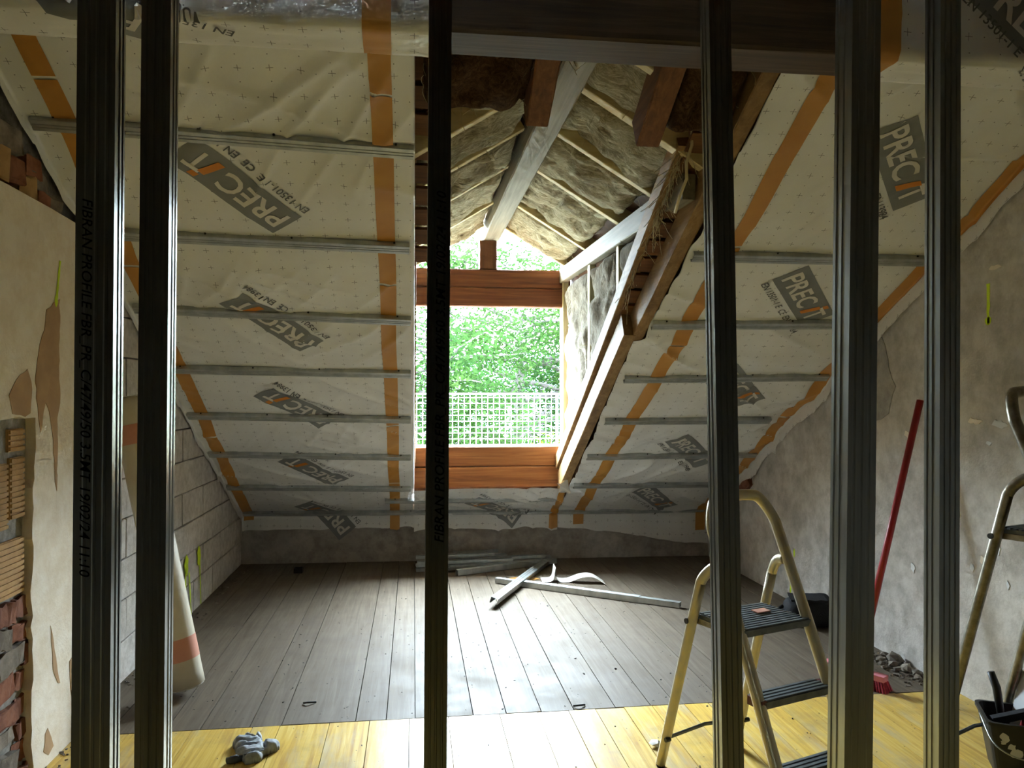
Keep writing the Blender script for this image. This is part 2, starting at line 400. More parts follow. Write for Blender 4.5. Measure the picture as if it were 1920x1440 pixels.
# ------------------------------------------------------------------ floor
fl = struct(MB().box((.6, 2.0, -.06), (4.6, 10.4, .06)).build('floor', 'subfloor'))
gx = [-1.53, -1.345, -1.10, -.95, -.735, -.595, -.265, -.125, .007, .14, .277, .433, .60, .757, .96, 1.135, 1.26, 1.5, 1.66, 1.85, 2.03, 2.2, 2.38, 2.55, 2.74]
rnd = random.Random(3)
for i in range(len(gx) - 1):
    g = .0022; z = rnd.uniform(-.0015, .001)
    ya = YS + rnd.uniform(.001, .006)
    MB().box(((gx[i] + gx[i + 1]) / 2, (ya + 7.1) / 2, -.015 + z), (gx[i + 1] - gx[i] - 2 * g, 7.1 - ya, .03)).build('floor_plank', 'plank_grey', fl)
yx = [-1.53, -1.25, -.98, -.72, -.6, -.38, -.2, -.02, .16, .40, .58, .73, .86, 1.0, 1.14, 1.3, 1.42, 1.6, 1.75, 1.9, 2.08, 2.25, 2.4, 2.58, 2.74]
for i in range(len(yx) - 1):
    g = .0015; z = rnd.uniform(-.001, .001)
    yb_ = YS - rnd.uniform(.002, .006)
    MB().box(((yx[i] + yx[i + 1]) / 2, (yb_ - 3) / 2, -.015 + z), (yx[i + 1] - yx[i] - 2 * g, yb_ + 3, .03)).build('floor_plank', 'plank_yellow', fl)

# ------------------------------------------------------------------ walls
def yz_wall(name, m, x0, x1, pts):
    return struct(MB().poly([(x0, y, z) for y, z in pts], (x1 - x0, 0, 0)).build(name, m))
ytop = 3.4
wl = yz_wall('wall_left', 'mortar', XL - .025, XL - .3, [(-3.1, -.05), (7.3, -.05), (7.3, .5), (.6, 4.3), (-3.1, 4.3)])
wr_ = yz_wall('wall_right', 'concrete', XR, XR + .3, [(-3.1, -.05), (7.2, -.05), (7.2, .5), (.6, 4.3), (-3.1, 4.3)])
kn = MB().poly([(XL - .1, 7.045, -.05), (XR + .1, 6.87, -.05), (XR + .1, 6.87, .55), (XL - .1, 7.045, .55)], (.01, .25, 0))
struct(kn.build('wall_knee', 'kneewall'))
# rear of the attic, behind the photographer
rear = MB()
rear.box((.6, -3.1, 2.1), (5.0, .2, 4.4))
struct(rear.build('wall_rear', 'room'))
# roof deck with the hole for the dormer
dk = MB()
def deck(u0, u1, v0, v1, n=-.185):
    a = [RP(u0, v0, n), RP(u1, v0, n), RP(u1, v1, n), RP(u0, v1, n)]; dk.poly(a, N3 * -.03)
uL, _ = UV_(-.06, 5); uR, _ = UV_(1.36, 5); _, vT = UV_(.6, 2.62); _, vB = UV_(.6, 6.58); _, vE = UV_(.6, .35)
deck(-.35, uL, -.35, vE); deck(uR, 4.6, -.35, vE); deck(uL, uR, vT, vE); deck(uL, uR, -.35, vB)
for s_ in (1, -1):
    t3 = [RXY(.655, 2.52, -.185), RXY(.655 + s_ * .80, 3.52, -.185), RXY(.655 + s_ * .80, 2.52, -.185)]; dk.poly(t3, N3 * -.03)
dk.box((.6, -1.4, 4.2), (4.9, 3.9, .08))
ceil = struct(dk.build('ceiling', 'deck'))

# --- left wall pieces: cement blocks, plaster coat, exposed bricks
rnd = random.Random(11)
bw, bh = .5, .2125
for row in range(12):
    z0 = row * bh - .005
    y = 3.80 + (0 if row % 2 else -.25)
    while y < 7.0:
        y0, y1 = max(y, 3.84), min(y + bw, 7.06)
        if y1 - y0 > .04 and z0 < zroof(XL, y0) + .02:
            j = rnd.uniform(-.004, .003)
            MB().bar((XL - .03 + j, y0 + .004, z0 + bh / 2), (XL - .03 + j, y1 - .005, z0 + bh / 2), 0.06, bh - .007, segs=3, jit=.0022, seed=row * 50 + int(y * 10)).build('cement_block', 'block', wl)
        y += bw
edge = rough_edge([(3.22, 1.41), (3.205, 1.0), (3.19, .6), (3.2, .25), (3.2, -.0)], .045, .012, 5)
pl = [(1.2, 2.262), (2.6, 2.262), (3.0, 2.268), (3.35, 2.262), (3.6, 2.252), (3.84, 2.25), (3.84, 0), ] + [(p.x, p.y) for p in reversed(edge)] + [(p.x, p.y) for p in rough_edge([(3.2, 1.415), (2.0, 1.40)], .06, .008, 6)] + [(2.0, 0), (1.2, 0)]
plo = MB().poly([(XL - .03, y, z) for y, z in pl], (.07, 0, 0)).build('plaster_coat', 'plaster', wl)
XP = XL + .0405
def patch(pts, name, m, parent, x=XP, t=.0015, step=.03, amp=.006, seed=1):
    q = rough_edge(pts, step, amp, seed, closed=True)
    return MB().poly([(x, p.x, p.y) for p in q], (t, 0, 0)).build(name, m, parent)
patch([(3.375, 1.875), (3.425, 1.90), (3.43, 1.80), (3.42, 1.62), (3.435, 1.50), (3.41, 1.40), (3.40, 1.1), (3.385, 1.14), (3.37, 1.32), (3.33, 1.43), (3.30, 1.47), (3.265, 1.35), (3.24, 1.42), (3.22, 1.55), (3.25, 1.70), (3.29, 1.76), (3.31, 1.85), (3.35, 1.86)], 'torn_paper', 'paper_tan', wl, seed=2)
patch([(3.02, 1.50), (3.10, 1.58), (3.16, 1.60), (3.19, 1.55), (3.18, 1.43), (3.14, 1.42), (3.05, 1.43)], 'torn_paper', 'paper_tan', wl, seed=3)
patch([(3.345, .56), (3.365, .52), (3.40, .38), (3.43, .29), (3.41, .30), (3.37, .37), (3.355, .50)], 'torn_paper', 'paper_tan', wl, seed=4, amp=.003)
patch([(3.30, .135), (3.32, .15), (3.35, .10), (3.37, .06), (3.33, .04), (3.29, .07)], 'torn_paper', 'paper_tan', wl, seed=5, amp=.004)
patch([(3.52, .35), (3.56, .37), (3.58, .2), (3.55, .16), (3.53, .24)], 'torn_paper', 'paper_tan', wl, seed=6, amp=.004)
# ribbed hollow tiles in the broken-out patch
def ribbed(y0, y1, z0, z1, x=XL + .018, seed=0):
    n = max(3, int((z1 - z0) / .02)); b = MB(); b.box((x - .02, (y0 + y1) / 2, (z0 + z1) / 2), (.03, y1 - y0, z1 - z0))
    for k in range(n):
        zz = z0 + (k + .5) * (z1 - z0) / n; b.box((x - .003, (y0 + y1) / 2, zz), (.010, y1 - y0 - .004, (z1 - z0) / n * .62))
    return b.build('ribbed_tile', 'brick_yellow', wl)
ribbed(3.075, 3.185, 1.285, 1.37, seed=1); ribbed(2.86, 3.065, 1.0, 1.245); ribbed(3.085, 3.185, 1.03, 1.262); ribbed(2.80, 3.18, .74, .955); ribbed(2.62, 2.84, 1.0, 1.25); ribbed(2.4, 2.78, .74, .95)
MB().box((XL - .012, 2.6, .70), (.03, 1.3, 1.42)).build('mortar_bed', 'mortar', wl)
rnd = random.Random(21); z = .0; row = 0
while z < .72:
    y = 2.42 + (row % 2) * .06 + rnd.uniform(0, .03); h = rnd.uniform(.075, .095)
    while y < 3.20:
        w = rnd.uniform(.085, .17); red = rnd.random() < .6; hh = h * rnd.uniform(.8, 1.0); y1 = min(y + w, 3.215 + rnd.uniform(-.01, .012))
        if y1 - y > .03:
            d = rnd.uniform(-.004, .02); t = rnd.uniform(-.012, .012)
            MB().bar((XL + d - .012, y, z + hh / 2 + t), (XL + d - .012 + rnd.uniform(-.008, .008), y1, z + hh / 2 - t), .045, hh * .92, segs=4, jit=.0065, seed=int(rnd.random() * 9999)).build('broken_brick' if red else 'wall_stone', 'brick_red' if red else 'stone', wl)
        y += w + rnd.uniform(.004, .014)
    z += h + .006; row += 1
for (y, z, w, h, red) in [(3.02, 2.36, .10, .12, 0), (3.12, 2.345, .09, .09, 1), (3.22, 2.30, .12, .10, 0), (3.25, 2.40, .1, .08, 1), (3.35, 2.30, .08, .07, 1), (3.43, 2.29, .12, .07, 2), (2.9, 2.38, .12, .12, 1), (3.08, 2.46, .16, .1, 2), (3.3, 2.36, .13, .07, 2)]:
    b = MB(); b.bar((XL - .02, y - w / 2, z), (XL - .01, y + w / 2, z + rnd.uniform(-.02, .02)), .07, h, segs=2, jit=.008, seed=int(y * 100))
    b.build(['broken_brick', 'broken_brick', 'wall_stone'][red], ['brick_yellow', 'brick_red', 'stone'][red], wl)
# pale repair patch and plaster chips on the right wall
def wpatch(pts, name, m, x=XR - .004, t=.006, seed=1, amp=.012, step=.05):
    q = rough_edge(pts, step, amp, seed, closed=True); return MB().poly([(x, p.x, p.y) for p in q], (t, 0, 0)).build(name, m, wr_)
wpatch([(4.30, 1.87), (4.18, 1.84), (4.13, 1.70), (4.06, 1.55), (4.12, 1.40), (4.30, 1.32), (4.45, 1.38), (4.5, 1.7)], 'render_patch', 'concrete_pale', seed=31)
for i, (y, z, a, b2) in enumerate([(3.43, 1.37, .05, .016), (3.27, 1.36, .05, .02), (3.34, 1.27, .02, .01), (3.95, 1.28, .025, .02), (3.75, 1.92, .02, .06), (3.28, .78, .012, .035), (3.38, .7, .02, .02), (3.45, .65, .014, .02), (3.22, .62, .01, .02), (3.3, 2.1, .04, .012), (3.1, 2.2, .05, .02), (3.42, .52, .012, .02), (3.55, .9, .02, .02), (3.9, .55, .02, .03)]):
    wpatch([(y - a, z), (y - a * .3, z - b2), (y + a, z - b2 * .3), (y + a * .6, z + b2), (y - a * .4, z + b2 * .7)], 'plaster_chip', 'paint_white' if i % 3 else 'plaster', XR - .0035, .005, 40 + i, .004, .012)
# old brick showing at the eaves corner
MB().bar((XR - .01, 6.25, .62), (XR - .01, 5.92, .80), .05, .06, segs=4, jit=.012, seed=4).build('broken_brick', 'brick_red', wr_)

# neon paint marks
def mark(name, x, t, blobs, drips, label):
    e = MB()
    for j, (y, z, ry, rz) in enumerate(blobs):
        q = [V((y + math.cos(a) * ry, z + math.sin(a) * rz)) for a in [k * math.pi / 6 for k in range(12)]]
        q = [p + V((noise.noise(V((p.x * 40, p.y * 40, j))) * ry * .4, noise.noise(V((p.x * 40, p.y * 40, j + 9))) * rz * .3)) for p in q]
        e.poly([(x, p.x, p.y) for p in q], (t, 0, 0))
    for (y, z0, z1, w, dy) in drips:
        n = 7; L = [V((y - w * (1 - .35 * i / n) + dy * i / n + noise.noise(V((i * .9, y * 9, 0))) * w * .5, z0 + (z1 - z0) * i / n)) for i in range(n + 1)]
        R_ = [V((y + w * (1 - .35 * i / n) + dy * i / n + noise.noise(V((i * .9, y * 9, 5))) * w * .5, z0 + (z1 - z0) * i / n)) for i in range(n + 1)]
        e.poly([(x, p.x, p.y) for p in L + R_[::-1]], (t, 0, 0))
    return tag(e.build(name, 'neon'), label, 'paint mark')
mark('paint_mark', XL + .006, .0012, [(5.36, .36, .045, .07), (5.66, .36, .045, .07)], [(5.34, .34, .06, .012, .0), (5.42, .30, -.0, .012, .05), (5.68, .33, .01, .012, .03)], 'twin dripping neon yellow spray blots on grey block wall')
mark('paint_mark', XP + .001, .0012, [(3.395, 1.89, .012, .03)], [(3.40, 1.90, 2.06, .009, .03)], 'thin neon yellow streak on cream plaster above torn paper')
mark('paint_mark', XR - .0012, .0012, [(5.33, .37, .02, .05), (5.27, .29, .05, .03), (5.23, .36, .012, .03)], [(5.27, .28, .01, .014, .02)], 'neon yellow dripping mark low on rendered wall behind stepladder')
mark('paint_mark', XR - .0012, .0012, [(3.346, 1.85, .018, .02)], [(3.346, 2.03, 1.84, .011, .0)], 'short vertical neon yellow line high on right rendered wall')

# ------------------------------------------------------------------ membranes
BV = sorted(UV_(-.7, y)[1] for y in (3.24, 3.785, 4.31, 4.83, 5.355, 5.885, 6.43, 6.92))
def wrinkle(u, v, seed):
    g = 0
    for a, b in zip(BV[:-1], BV[1:]):
        if a <= v <= b: g = math.sin(math.pi * (v - a) / (b - a)); break
    else: g = .8
    m1 = max(0, .25 + noise.noise(V((u * 1.3, v * 1.1, seed + 7)))); m2 = max(0, .3 + noise.noise(V((u * 1.6, v * 1.3, seed + 13))))
    s = .010 * noise.noise(V((u * 1.7, v * 1.4, seed))) + .010 * m1 * noise.noise(V((u * 7, v * 1.2, seed + 3)))
    a, c = u * .55 + v * .83, u * .83 - v * .55; r = 1 - abs(noise.noise(V((a * 5.5, c * 1.0, seed * 1.7)))); s += .020 * m2 * r ** 7
    a, c = u * .80 - v * .60, u * .60 + v * .80; r = 1 - abs(noise.noise(V((a * 5.0, c * 1.0, seed * 2.3)))); s += .016 * m1 * r ** 7
    return (.25 + .75 * g) * (2.5 * s + .006) + .004 * g - .004
class Sheet:
    def __init__(s, u0, u1, v0, v1, seed, fl=(.03, 'down'), fr=(.03, 'up'), hang=lambda u: 0.0):
        s.u0, s.u1, s.v0, s.v1, s.seed, s.fl, s.fr, s.hang = u0, u1, v0, v1, seed, fl, fr, hang; s.edge = None
    def P(s, u, v, n=0.0):
        if s.edge: u = max(u, s.edge(v))
        uc, vc = min(max(u, s.u0), s.u1), max(v, s.v0)
        w = wrinkle(uc, vc, s.seed) if callable(wrinkle) else 0
        p = RP(uc, vc, w + n)
        for d, (L, kind), sg in ((s.u0 - u, s.fl, 1), (u - s.u1, s.fr, -1)):
            if d > 0:
                wob = .35 * noise.noise(V((v * 3, s.seed, sg))) + .2 * noise.noise(V((v * 9, s.seed, sg)))
                p = p + (V((sg * (.004 + n), 0, -d * (1 + wob))) if kind == 'down' else V((-sg * .006 * math.sin(d * 60), 0, d * (1 + wob))))
        if v < s.v0:
            d = s.v0 - v; p = p + V((0, -.006 - n - .006 * noise.noise(V((u * 6, v * 5, s.seed))), -d))
        return p
    def build(s, name, label):
        b = MB(); us = ([s.u0 - s.fl[0] * k for k in (1, .66, .33)] if s.fl[0] else []) + frange(s.u0, s.u1, .014) + ([s.u1 + s.fr[0] * k for k in (.33, .66, 1)] if s.fr[0] else [])
        hs = 7; n0 = len(b.v)
        rows = [('h', k / hs) for k in range(hs, 0, -1)] + [('v', v) for v in frange(s.v0, s.v1, .018)]
        b.grid(lambda u, r: s.P(u, s.v0 - r[1] * s.hang(u) if r[0] == 'h' else r[1]), us, rows, uv=lambda u, r: (u, s.v0 - r[1] * s.hang(u) if r[0] == 'h' else r[1]))
        s.o = b.build(name, 'membrane', smooth=True); return tag(s.o, label, 'membrane')
    def strip(s, u, v0, v1, w, du=0.0, gaps=(), name='tape_strip', m='tape', n=.0042):
        # tape along the slope, cut at gaps
        cuts = sorted([v0] + [x for g in gaps for x in (g - .008, g + .008)] + [v1])
        for a, b2 in zip(cuts[0::2], cuts[1::2]):
            b = MB(); wb = lambda v: .006 * noise.noise(V((v * 2, s.seed, u)))
            b.grid(lambda t, v: s.P(u + du * (v - v0) / (v1 - v0) + (t - .5) * w + wb(v), v, n), frange(0, 1, .17), frange(a, b2, .018))
            b.build(name, m, s.o, smooth=True)
LOGO = None
def logo_parts():
    global LOGO
    pre = text2d('PREC', .115, .02, .0, .022, .345); tt = text2d('T', .115, .02, 0, .022, .085)
    sm = text2d('EN 13501-1 E  CE  EN 13984', .04, .012, 0, .03, .60)
    LOGO = (pre, tt, sm)
def logo(sh, X, Y, flip, ang=51, parent_name='logo_panel'):
    if LOGO is None: logo_parts()
    uc, vc = UV_(X, Y); a = math.radians(ang)
    # reading direction in (u, v): flip False -> down-right
    d = V((math.cos(a), -math.sin(a))); 
    if flip: d = -d
    up = V((-d.y, d.x))
    def mp(x, y, n): q = V((uc, vc)) + d * x + up * y; return sh.P(q.x, q.y, n)
    W, H = .58, .19
    b = MB().grid(lambda x, y: mp(x, y, .0028), frange(-W / 2, W / 2, .015), frange(-H / 2, H / 2, .015))
    pan = b.build(parent_name, 'logo_grey', sh.o, smooth=True)
    pre, tt, sm = LOGO
    b = MB().add([mp(x - .26, y - .058, .0052) for x, y in pre[0]], pre[1]); b.build('logo_letters', 'logo_white', pan, smooth=True, fix=False)
    b = MB().add([mp(x + .165, y - .058, .0052) for x, y in tt[0]], tt[1]); b.build('logo_letters', 'logo_white', pan, smooth=True, fix=False)
    for (x0, y0, y1) in ((.112, -.058, .045), (.155, .058, .085)):
        b = MB().grid(lambda x, y: mp(x0 + x + (y - y0) * .28, y, .0056), [0, .018, .036], frange(y0, y1, .02)); b.build('logo_bar', 'logo_orange', pan, smooth=True)
    b = MB().add([mp(x - .28, y - H / 2 - .065, .0044) for x, y in sm[0]], sm[1]); b.build('standard_print', 'ink', sh.o, smooth=True, fix=False)

_, vtop = UV_(0, 2.56)
left = Sheet(UV_(-1.5, 5)[0], UV_(-.0, 5)[0], .03, vtop, 1.3, (.05, 'down'), (.05, 'up'), lambda u: .12 + .012 * noise.noise(V((u * 3, 0, 0))))
left.build('vapour_membrane', 'white printed vapour membrane on the left roof slope beside dormer')
gl = [UV_(-1.3, y)[1] for y in (2.87, 3.02, 3.9, 4.9, 5.75, 6.4)]
left.strip(UV_(-1.44, 6)[0], .0, vtop, .085, .10, [UV_(0, y)[1] for y in (2.98, 3.93, 5.55, 6.4)])
left.strip(UV_(-.165, 6)[0], -.10, vtop, .085, .045, [UV_(0, y)[1] for y in (3.0, 4.05, 5.45, 6.35)])
for i in range(5): logo(left, -.765, 3.49 + .875 * i - (.06 if i == 4 else 0), True)
right = Sheet(UV_(1.295, 5)[0], UV_(2.71, 5)[0], .03, vtop, 5.1, (.0, 'up'), (.10, 'down'), lambda u: .13 + .17 * (u - 2.8) / 1.4 + .015 * noise.noise(V((u * 3, 4, 0))))
_ve = UV_(1.3, 4.44)[1]
right.edge = lambda v: UV_(1.302, 5)[0] if v < _ve else UV_(1.346 + .065 * (v - _ve) / 2.05, 5)[0]
right.build('vapour_membrane', 'white printed vapour membrane on the right roof slope by rendered wall')
right.strip(UV_(1.49, 6)[0], -.08, vtop, .095, .13, [UV_(0, y)[1] for y in (4.5, 5.95, 3.75)])
right.strip(UV_(2.63, 6)[0], -.14, vtop, .09, .07, [UV_(0, y)[1] for y in (5.35, 6.62)])
for i in range(5): logo(right, 2.16 - .01 * i, 3.165 + .855 * i, False)
mid = Sheet(UV_(.0, 5)[0] + .004, UV_(1.30, 5)[0] - .004, .03, UV_(.6, 6.44)[1], 8.2, (0, 'up'), (0, 'up'), lambda u: .13 + .02 * noise.noise(V((u * 3, 7, 0))))
mid.build('vapour_membrane', 'short strip of printed membrane below the window sill beams')
mid.strip(UV_(.14, 6)[0], -.1, UV_(0, 6.72)[1], .07, .0, []); mid.strip(UV_(1.26, 6)[0], -.09, UV_(0, 6.55)[1], .08, .02, [])
logo(mid, .72, 6.80, True, 40)
# crumpled scrap of membrane sticking out at the sill corner
b = MB(); b.grid(lambda s_, t: V((1.20 + .09 * t + .02 * math.sin(s_ * 5), 6.32 + .05 * math.cos(s_ * 3.2), .66 + .13 * s_ + .03 * math.sin(t * 3 + s_ * 4))), frange(0, 1, .1), frange(0, 1, .2))
tag(b.build('membrane_scrap', 'paper', smooth=True), 'curled white membrane scrap at lower corner of dormer opening', 'scrap')

# membrane wrapped round the purlin
PY0, PY1, PZ = 2.43, 2.61, 2.65
def drape(x0, x1, name, label, seed, edge=None):
    b = MB(); prof = [(PY1 + .01, PZ + .20), (PY1 + .012, PZ + .1), (PY1 + .012, PZ + .02), (PY1 + .004, PZ - .008)] + [(PY1 - .02 - k * .02, PZ - .012) for k in range(8)] + [(PY0 - .004, PZ - .008)] + [(PY0 - .012, PZ + .02 + .03 * k) for k in range(13)]
    cum = [0]
    for i in range(1, len(prof)): cum.append(cum[-1] + math.dist(prof[i], prof[i - 1]))
    def fn(x, i):
        y, z = prof[i]; w = .007 * noise.noise(V((x * 4, i * .35, seed))) + .010 * (1 - abs(noise.noise(V((x * 3 + i * .15, i * .3, seed + 4))))) ** 8
        mid_ = 4 <= i <= 12
        xx = x
        if edge: xx = max(x, edge(i))
        return (xx, y - (w if not mid_ else w * .2), z - (w if mid_ else 0))
    b.grid(fn, frange(x0, x1, .025), list(range(len(prof))), uv=lambda x, i: (x + seed, cum[i] + .03))
    o = b.build(name, 'membrane', smooth=True); o_fn = fn
    tag(o, label, 'membrane')
    def tp(xa, w, dx):
        c = MB(); c.grid(lambda t, i: V(fn(xa + (t - .5) * w + dx * i / 24, i)) + V((0, -.003 if i > 12 else 0, -.003 if 4 <= i <= 13 else 0)), frange(0, 1, .25), list(range(3, len(prof)))); c.build('tape_strip', 'tape', o, smooth=True)
    return o, tp, fn, prof
o, tp, fn, prof = drape(-1.6, .05, 'purlin_wrap', 'membrane folded round the ceiling beam above left slope', 2.7); tp(-.12, .09, .01); tp(-1.40, .085, .0)
def drape_text(o, fn, prof, items):
    # print on the near face of the wrapped beam: x, z of lower-left, height, direction
    for (kind, x0, z0, ang, hgt) in items:
        a = math.radians(ang); d = V((math.cos(a), math.sin(a))); up = V((-d.y, d.x))
        def mp(x, y, off):
            q = V((x0, z0)) + d * x + up * y
            if q.y >= PZ: 
                return V((q.x, PY0 - .016 - off, q.y))
            return V((q.x, PY0 + (PZ - q.y) - .004, PZ - .018 - off))
        if kind == 'logo':
            c = MB().grid(lambda x, y: mp(x, y, .002), frange(-.3, .3, .02), frange(-.1, .1, .02)); pan = c.build('logo_panel', 'logo_grey', o, smooth=True)
            t = LOGO[0]; MB().add([mp(x - .27, y - .06, .005) for x, y in t[0]], t[1]).build('logo_letters', 'logo_white', pan, fix=False)
        else:
            t = LOGO[2]; MB().add([mp(x, y, .004) for x, y in t[0]], t[1]).build('standard_print', 'ink', o, fix=False)
drape_text(o, fn, prof, [('sm', -.55, 2.60, 153, .04), ('logo', -1.06, 2.75, 148, 0)])
o, tp, fn, prof = drape(1.42, XR + .05, 'purlin_wrap', 'membrane folded round the ceiling beam above right slope', 6.1, edge=lambda i: [1.62, 1.6, 1.6, 1.58, 1.56, 1.54, 1.52, 1.50, 1.48, 1.47, 1.46, 1.45, 1.44, 1.45, 1.47, 1.48, 1.49, 1.47, 1.45, 1.43, 1.42, 1.42, 1.42, 1.42, 1.42, 1.42][min(i, 25)])
tp(1.58, .09, .02)
drape_text(o, fn, prof, [('logo', 2.16, 2.755, -40, 0), ('sm', 1.86, 2.85, -42, 0)])

# purlin
tag(MB().bar((-1.6, (PY0 + PY1) / 2, PZ + .13), (XR + .05, (PY0 + PY1) / 2, PZ + .13), PY1 - PY0, .26, segs=8, jit=.003, seed=2).build('purlin_beam', 'beam_dark'), 'heavy dark timber purlin running across the top of the room', 'beam')

# ------------------------------------------------------------------ furring channels
def furring(name, p0, p1, label):
    # hat channel 60 x 27, face away from the roof
    d = (p1 - p0).normalized(); ay = -N3; ax = d.cross(ay).normalized(); ay = ax.cross(d).normalized()
    if ay.dot(N3) > 0: ay = -ay
    h = .027; pr = [(-.022, h), (-.030, h), (-.030, .003), (-.027, 0), (-.011, 0), (-.009, .0025), (-.006, .0025), (-.004, 0), (.004, 0), (.006, .0025), (.009, .0025), (.011, 0), (.027, 0), (.030, .003), (.030, h), (.022, h)]
    root = empty(name, p0)
    o = MB().sheet(pr, .0012, p0 + N3 * .029, p1 + N3 * .029, ax, ay).build('channel', 'galv', root)
    L = (p1 - p0).length; sgn = 1 if ax.z > 0 else -1
    for f in (.06, .35, .62, .95):
        c = p0 + d * L * f + N3 * .012 + ax * sgn * .032
        MB().tube([c, c + ax * sgn * .005], .005, 6).build('screw', 'black_plastic', root)
    return tag(root, label, 'metal channel')
ords = ['topmost', 'second', 'third', 'fourth', 'fifth', 'sixth', 'seventh']
LB = [((-1.48, 3.222), (.0, 3.251)), ((-1.48, 3.782), (-.02, 3.786)), ((-1.47, 4.297), (-.016, 4.321)), ((-1.47, 4.836), (-.018, 4.822)), ((-1.49, 5.355), (-.02, 5.358)), ((-1.49, 5.879), (-.022, 5.895)), ((-1.49, 6.428), (-.024, 6.433))]
for i, (a, b2) in enumerate(LB):
    furring('furring_channel', RXY(*a, .0), RXY(*b2, .0), 'galvanised furring channel on left membrane slope, %s row from the ceiling beam' % ords[i])
RB = [((1.40, 3.750), (2.65, 3.707)), ((1.36, 4.285), (2.68, 4.21)), ((1.345, 4.819), (2.69, 4.735)), ((1.345, 5.329), (2.554, 5.273)), ((1.335, 5.852), (2.68, 5.778)), ((1.334, 6.35), (2.60, 6.308))]
for i, (a, b2) in enumerate(RB):
    furring('furring_channel', RXY(*a, .0), RXY(*b2, .0), 'galvanised furring channel on right membrane slope, %s row from the ceiling beam' % ords[i])
furring('furring_channel', RXY(-.243, 6.668), RXY(1.22, 6.612), 'short furring channel across membrane just below the window sill')
furring('furring_channel', RXY(-1.469, 6.94), RXY(2.66, 6.846), 'longest furring channel, lowest row across the whole roof slope')

# ------------------------------------------------------------------ dormer timbers
RX = .655                                  # ridge
def zr(X): return 2.895 - .61 * (abs(X - RX) - .085)   # underside of dormer rafters
YW = 6.5
def beam(name, m, p0, p1, w, h, label, up=(0, 0, 1), off=(0, 0), segs=6, jit=.0018, seed=1, cat='timber'):
    return tag(MB().bar(p0, p1, w, h, up, off, segs, jit, seed).build(name, m), label, cat)
beam('ridge_beam', 'beam_grey', (RX, 2.64, 2.885), (RX, 6.62, 2.885), .14, .15, 'weathered grey ridge beam of the dormer roof', seed=3)
beam('king_post', 'beam_red_z', (.63, YW + .06, 2.57), (.63, YW + .06, 2.81), .15, .12, 'short red-brown post between window header and ridge beam', up=(0, 1, 0), seed=4)
beam('window_header', 'beam_hdr', (-.06, YW + .06, 2.49), (1.34, YW + .06, 2.49), .12, .155, 'upper of two red-brown header beams over window opening', seed=5)
beam('window_header', 'beam_hdr', (-.06, YW + .06, 2.33), (1.34, YW + .06, 2.33), .12, .158, 'lower of two red-brown header beams over window opening', seed=6)
beam('window_sill_beam', 'beam_red_x', (-.06, YW + .06, .975), (1.34, YW + .06, .975), .12, .17, 'upper orange-brown sill beam under window opening', seed=7)
beam('window_sill_beam', 'beam_red_x', (-.06, YW + .05, .80), (1.34, YW + .05, .80), .12, .172, 'lower orange-brown sill beam resting above the membrane', seed=8)
beam('window_jamb', 'pine_z', (1.295, YW + .05, .72), (1.295, YW + .05, 2.56), .05, .14, 'pale upright jamb post at right side of window', up=(0, 1, 0), seed=9)
beam('window_jamb', 'pine_z', (-.03, YW + .05, .72), (-.03, YW + .05, 2.56), .05, .14, 'pale upright jamb post at left side of window', up=(0, 1, 0), seed=10)
# cheek plates and sloping timbers
beam('wall_plate', 'beam_grey', (1.275, 3.45, 2.47), (1.275, 6.5, 2.52), .06, .12, 'weathered wall plate along top of right dormer cheek', seed=11)
beam('wall_plate', 'beam_grey', (-.02, 3.64, 2.475), (-.02, 6.5, 2.52), .06, .12, 'weathered wall plate along top of left dormer cheek', seed=12)
beam('cheek_rafter', 'pine_y', RXY(1.218, 3.28, -.222), RXY(1.236, 6.44, -.222), .06, .105, 'sloping pale sole timber at foot of right dormer cheek', up=-N3, seed=13)
beam('cheek_rafter', 'pine_y', RXY(-.02, 3.28, -.215), RXY(-.02, 6.44, -.215), .06, .10, 'sloping pale sole timber at foot of left dormer cheek', up=-N3, seed=14)
beam('trimmer_rafter', 'pine_y', RXY(1.265, 4.40, -.075), RXY(1.262, 6.50, -.075), .075, .15, 'lower sloping pine rafter bordering right side of dormer opening', up=-N3, seed=15)
beam('trimmer_rafter', 'pine_y', RXY(1.378, 2.62, -.078), RXY(1.318, 4.46, -.078), .072, .15, 'upper sloping pine rafter bordering right side of dormer opening', up=-N3, seed=16)
beam('trimmer_rafter', 'beam_red_y', RXY(-.040, 2.62, -.105), RXY(-.040, 6.50, -.105), .06, .16, 'sloping rafter hidden behind left membrane edge at dormer', up=-N3, seed=17)
# roof boards glimpsed between the cheek foot and the rafter
for side, (xa, xb) in (('R', (1.225, 1.42)), ('L', (-.05, .075))):
    y = 2.75
    while y < (4.5 if side == 'R' else 4.1):
        MB().bar(RXY(xa, y, -.160), RXY(xb, y, -.160), .112, .018, up=-N3, segs=2, jit=.001, seed=int(y * 99)).build('roof_board', 'deck', ceil); y += .125
# cut main rafters hanging under the purlin
beam('cut_rafter', 'beam_red_y', RXY(.50, 2.62, -.07), RXY(.50, 3.10, -.07), .095, .15, 'sawn-off brown rafter end beside ridge beam', up=-N3, seed=18)
beam('cut_rafter', 'beam_red_y', RXY(.985, 2.62, -.07), RXY(.985, 3.16, -.07), .10, .15, 'split sawn-off rafter end right of ridge beam', up=-N3, seed=19)
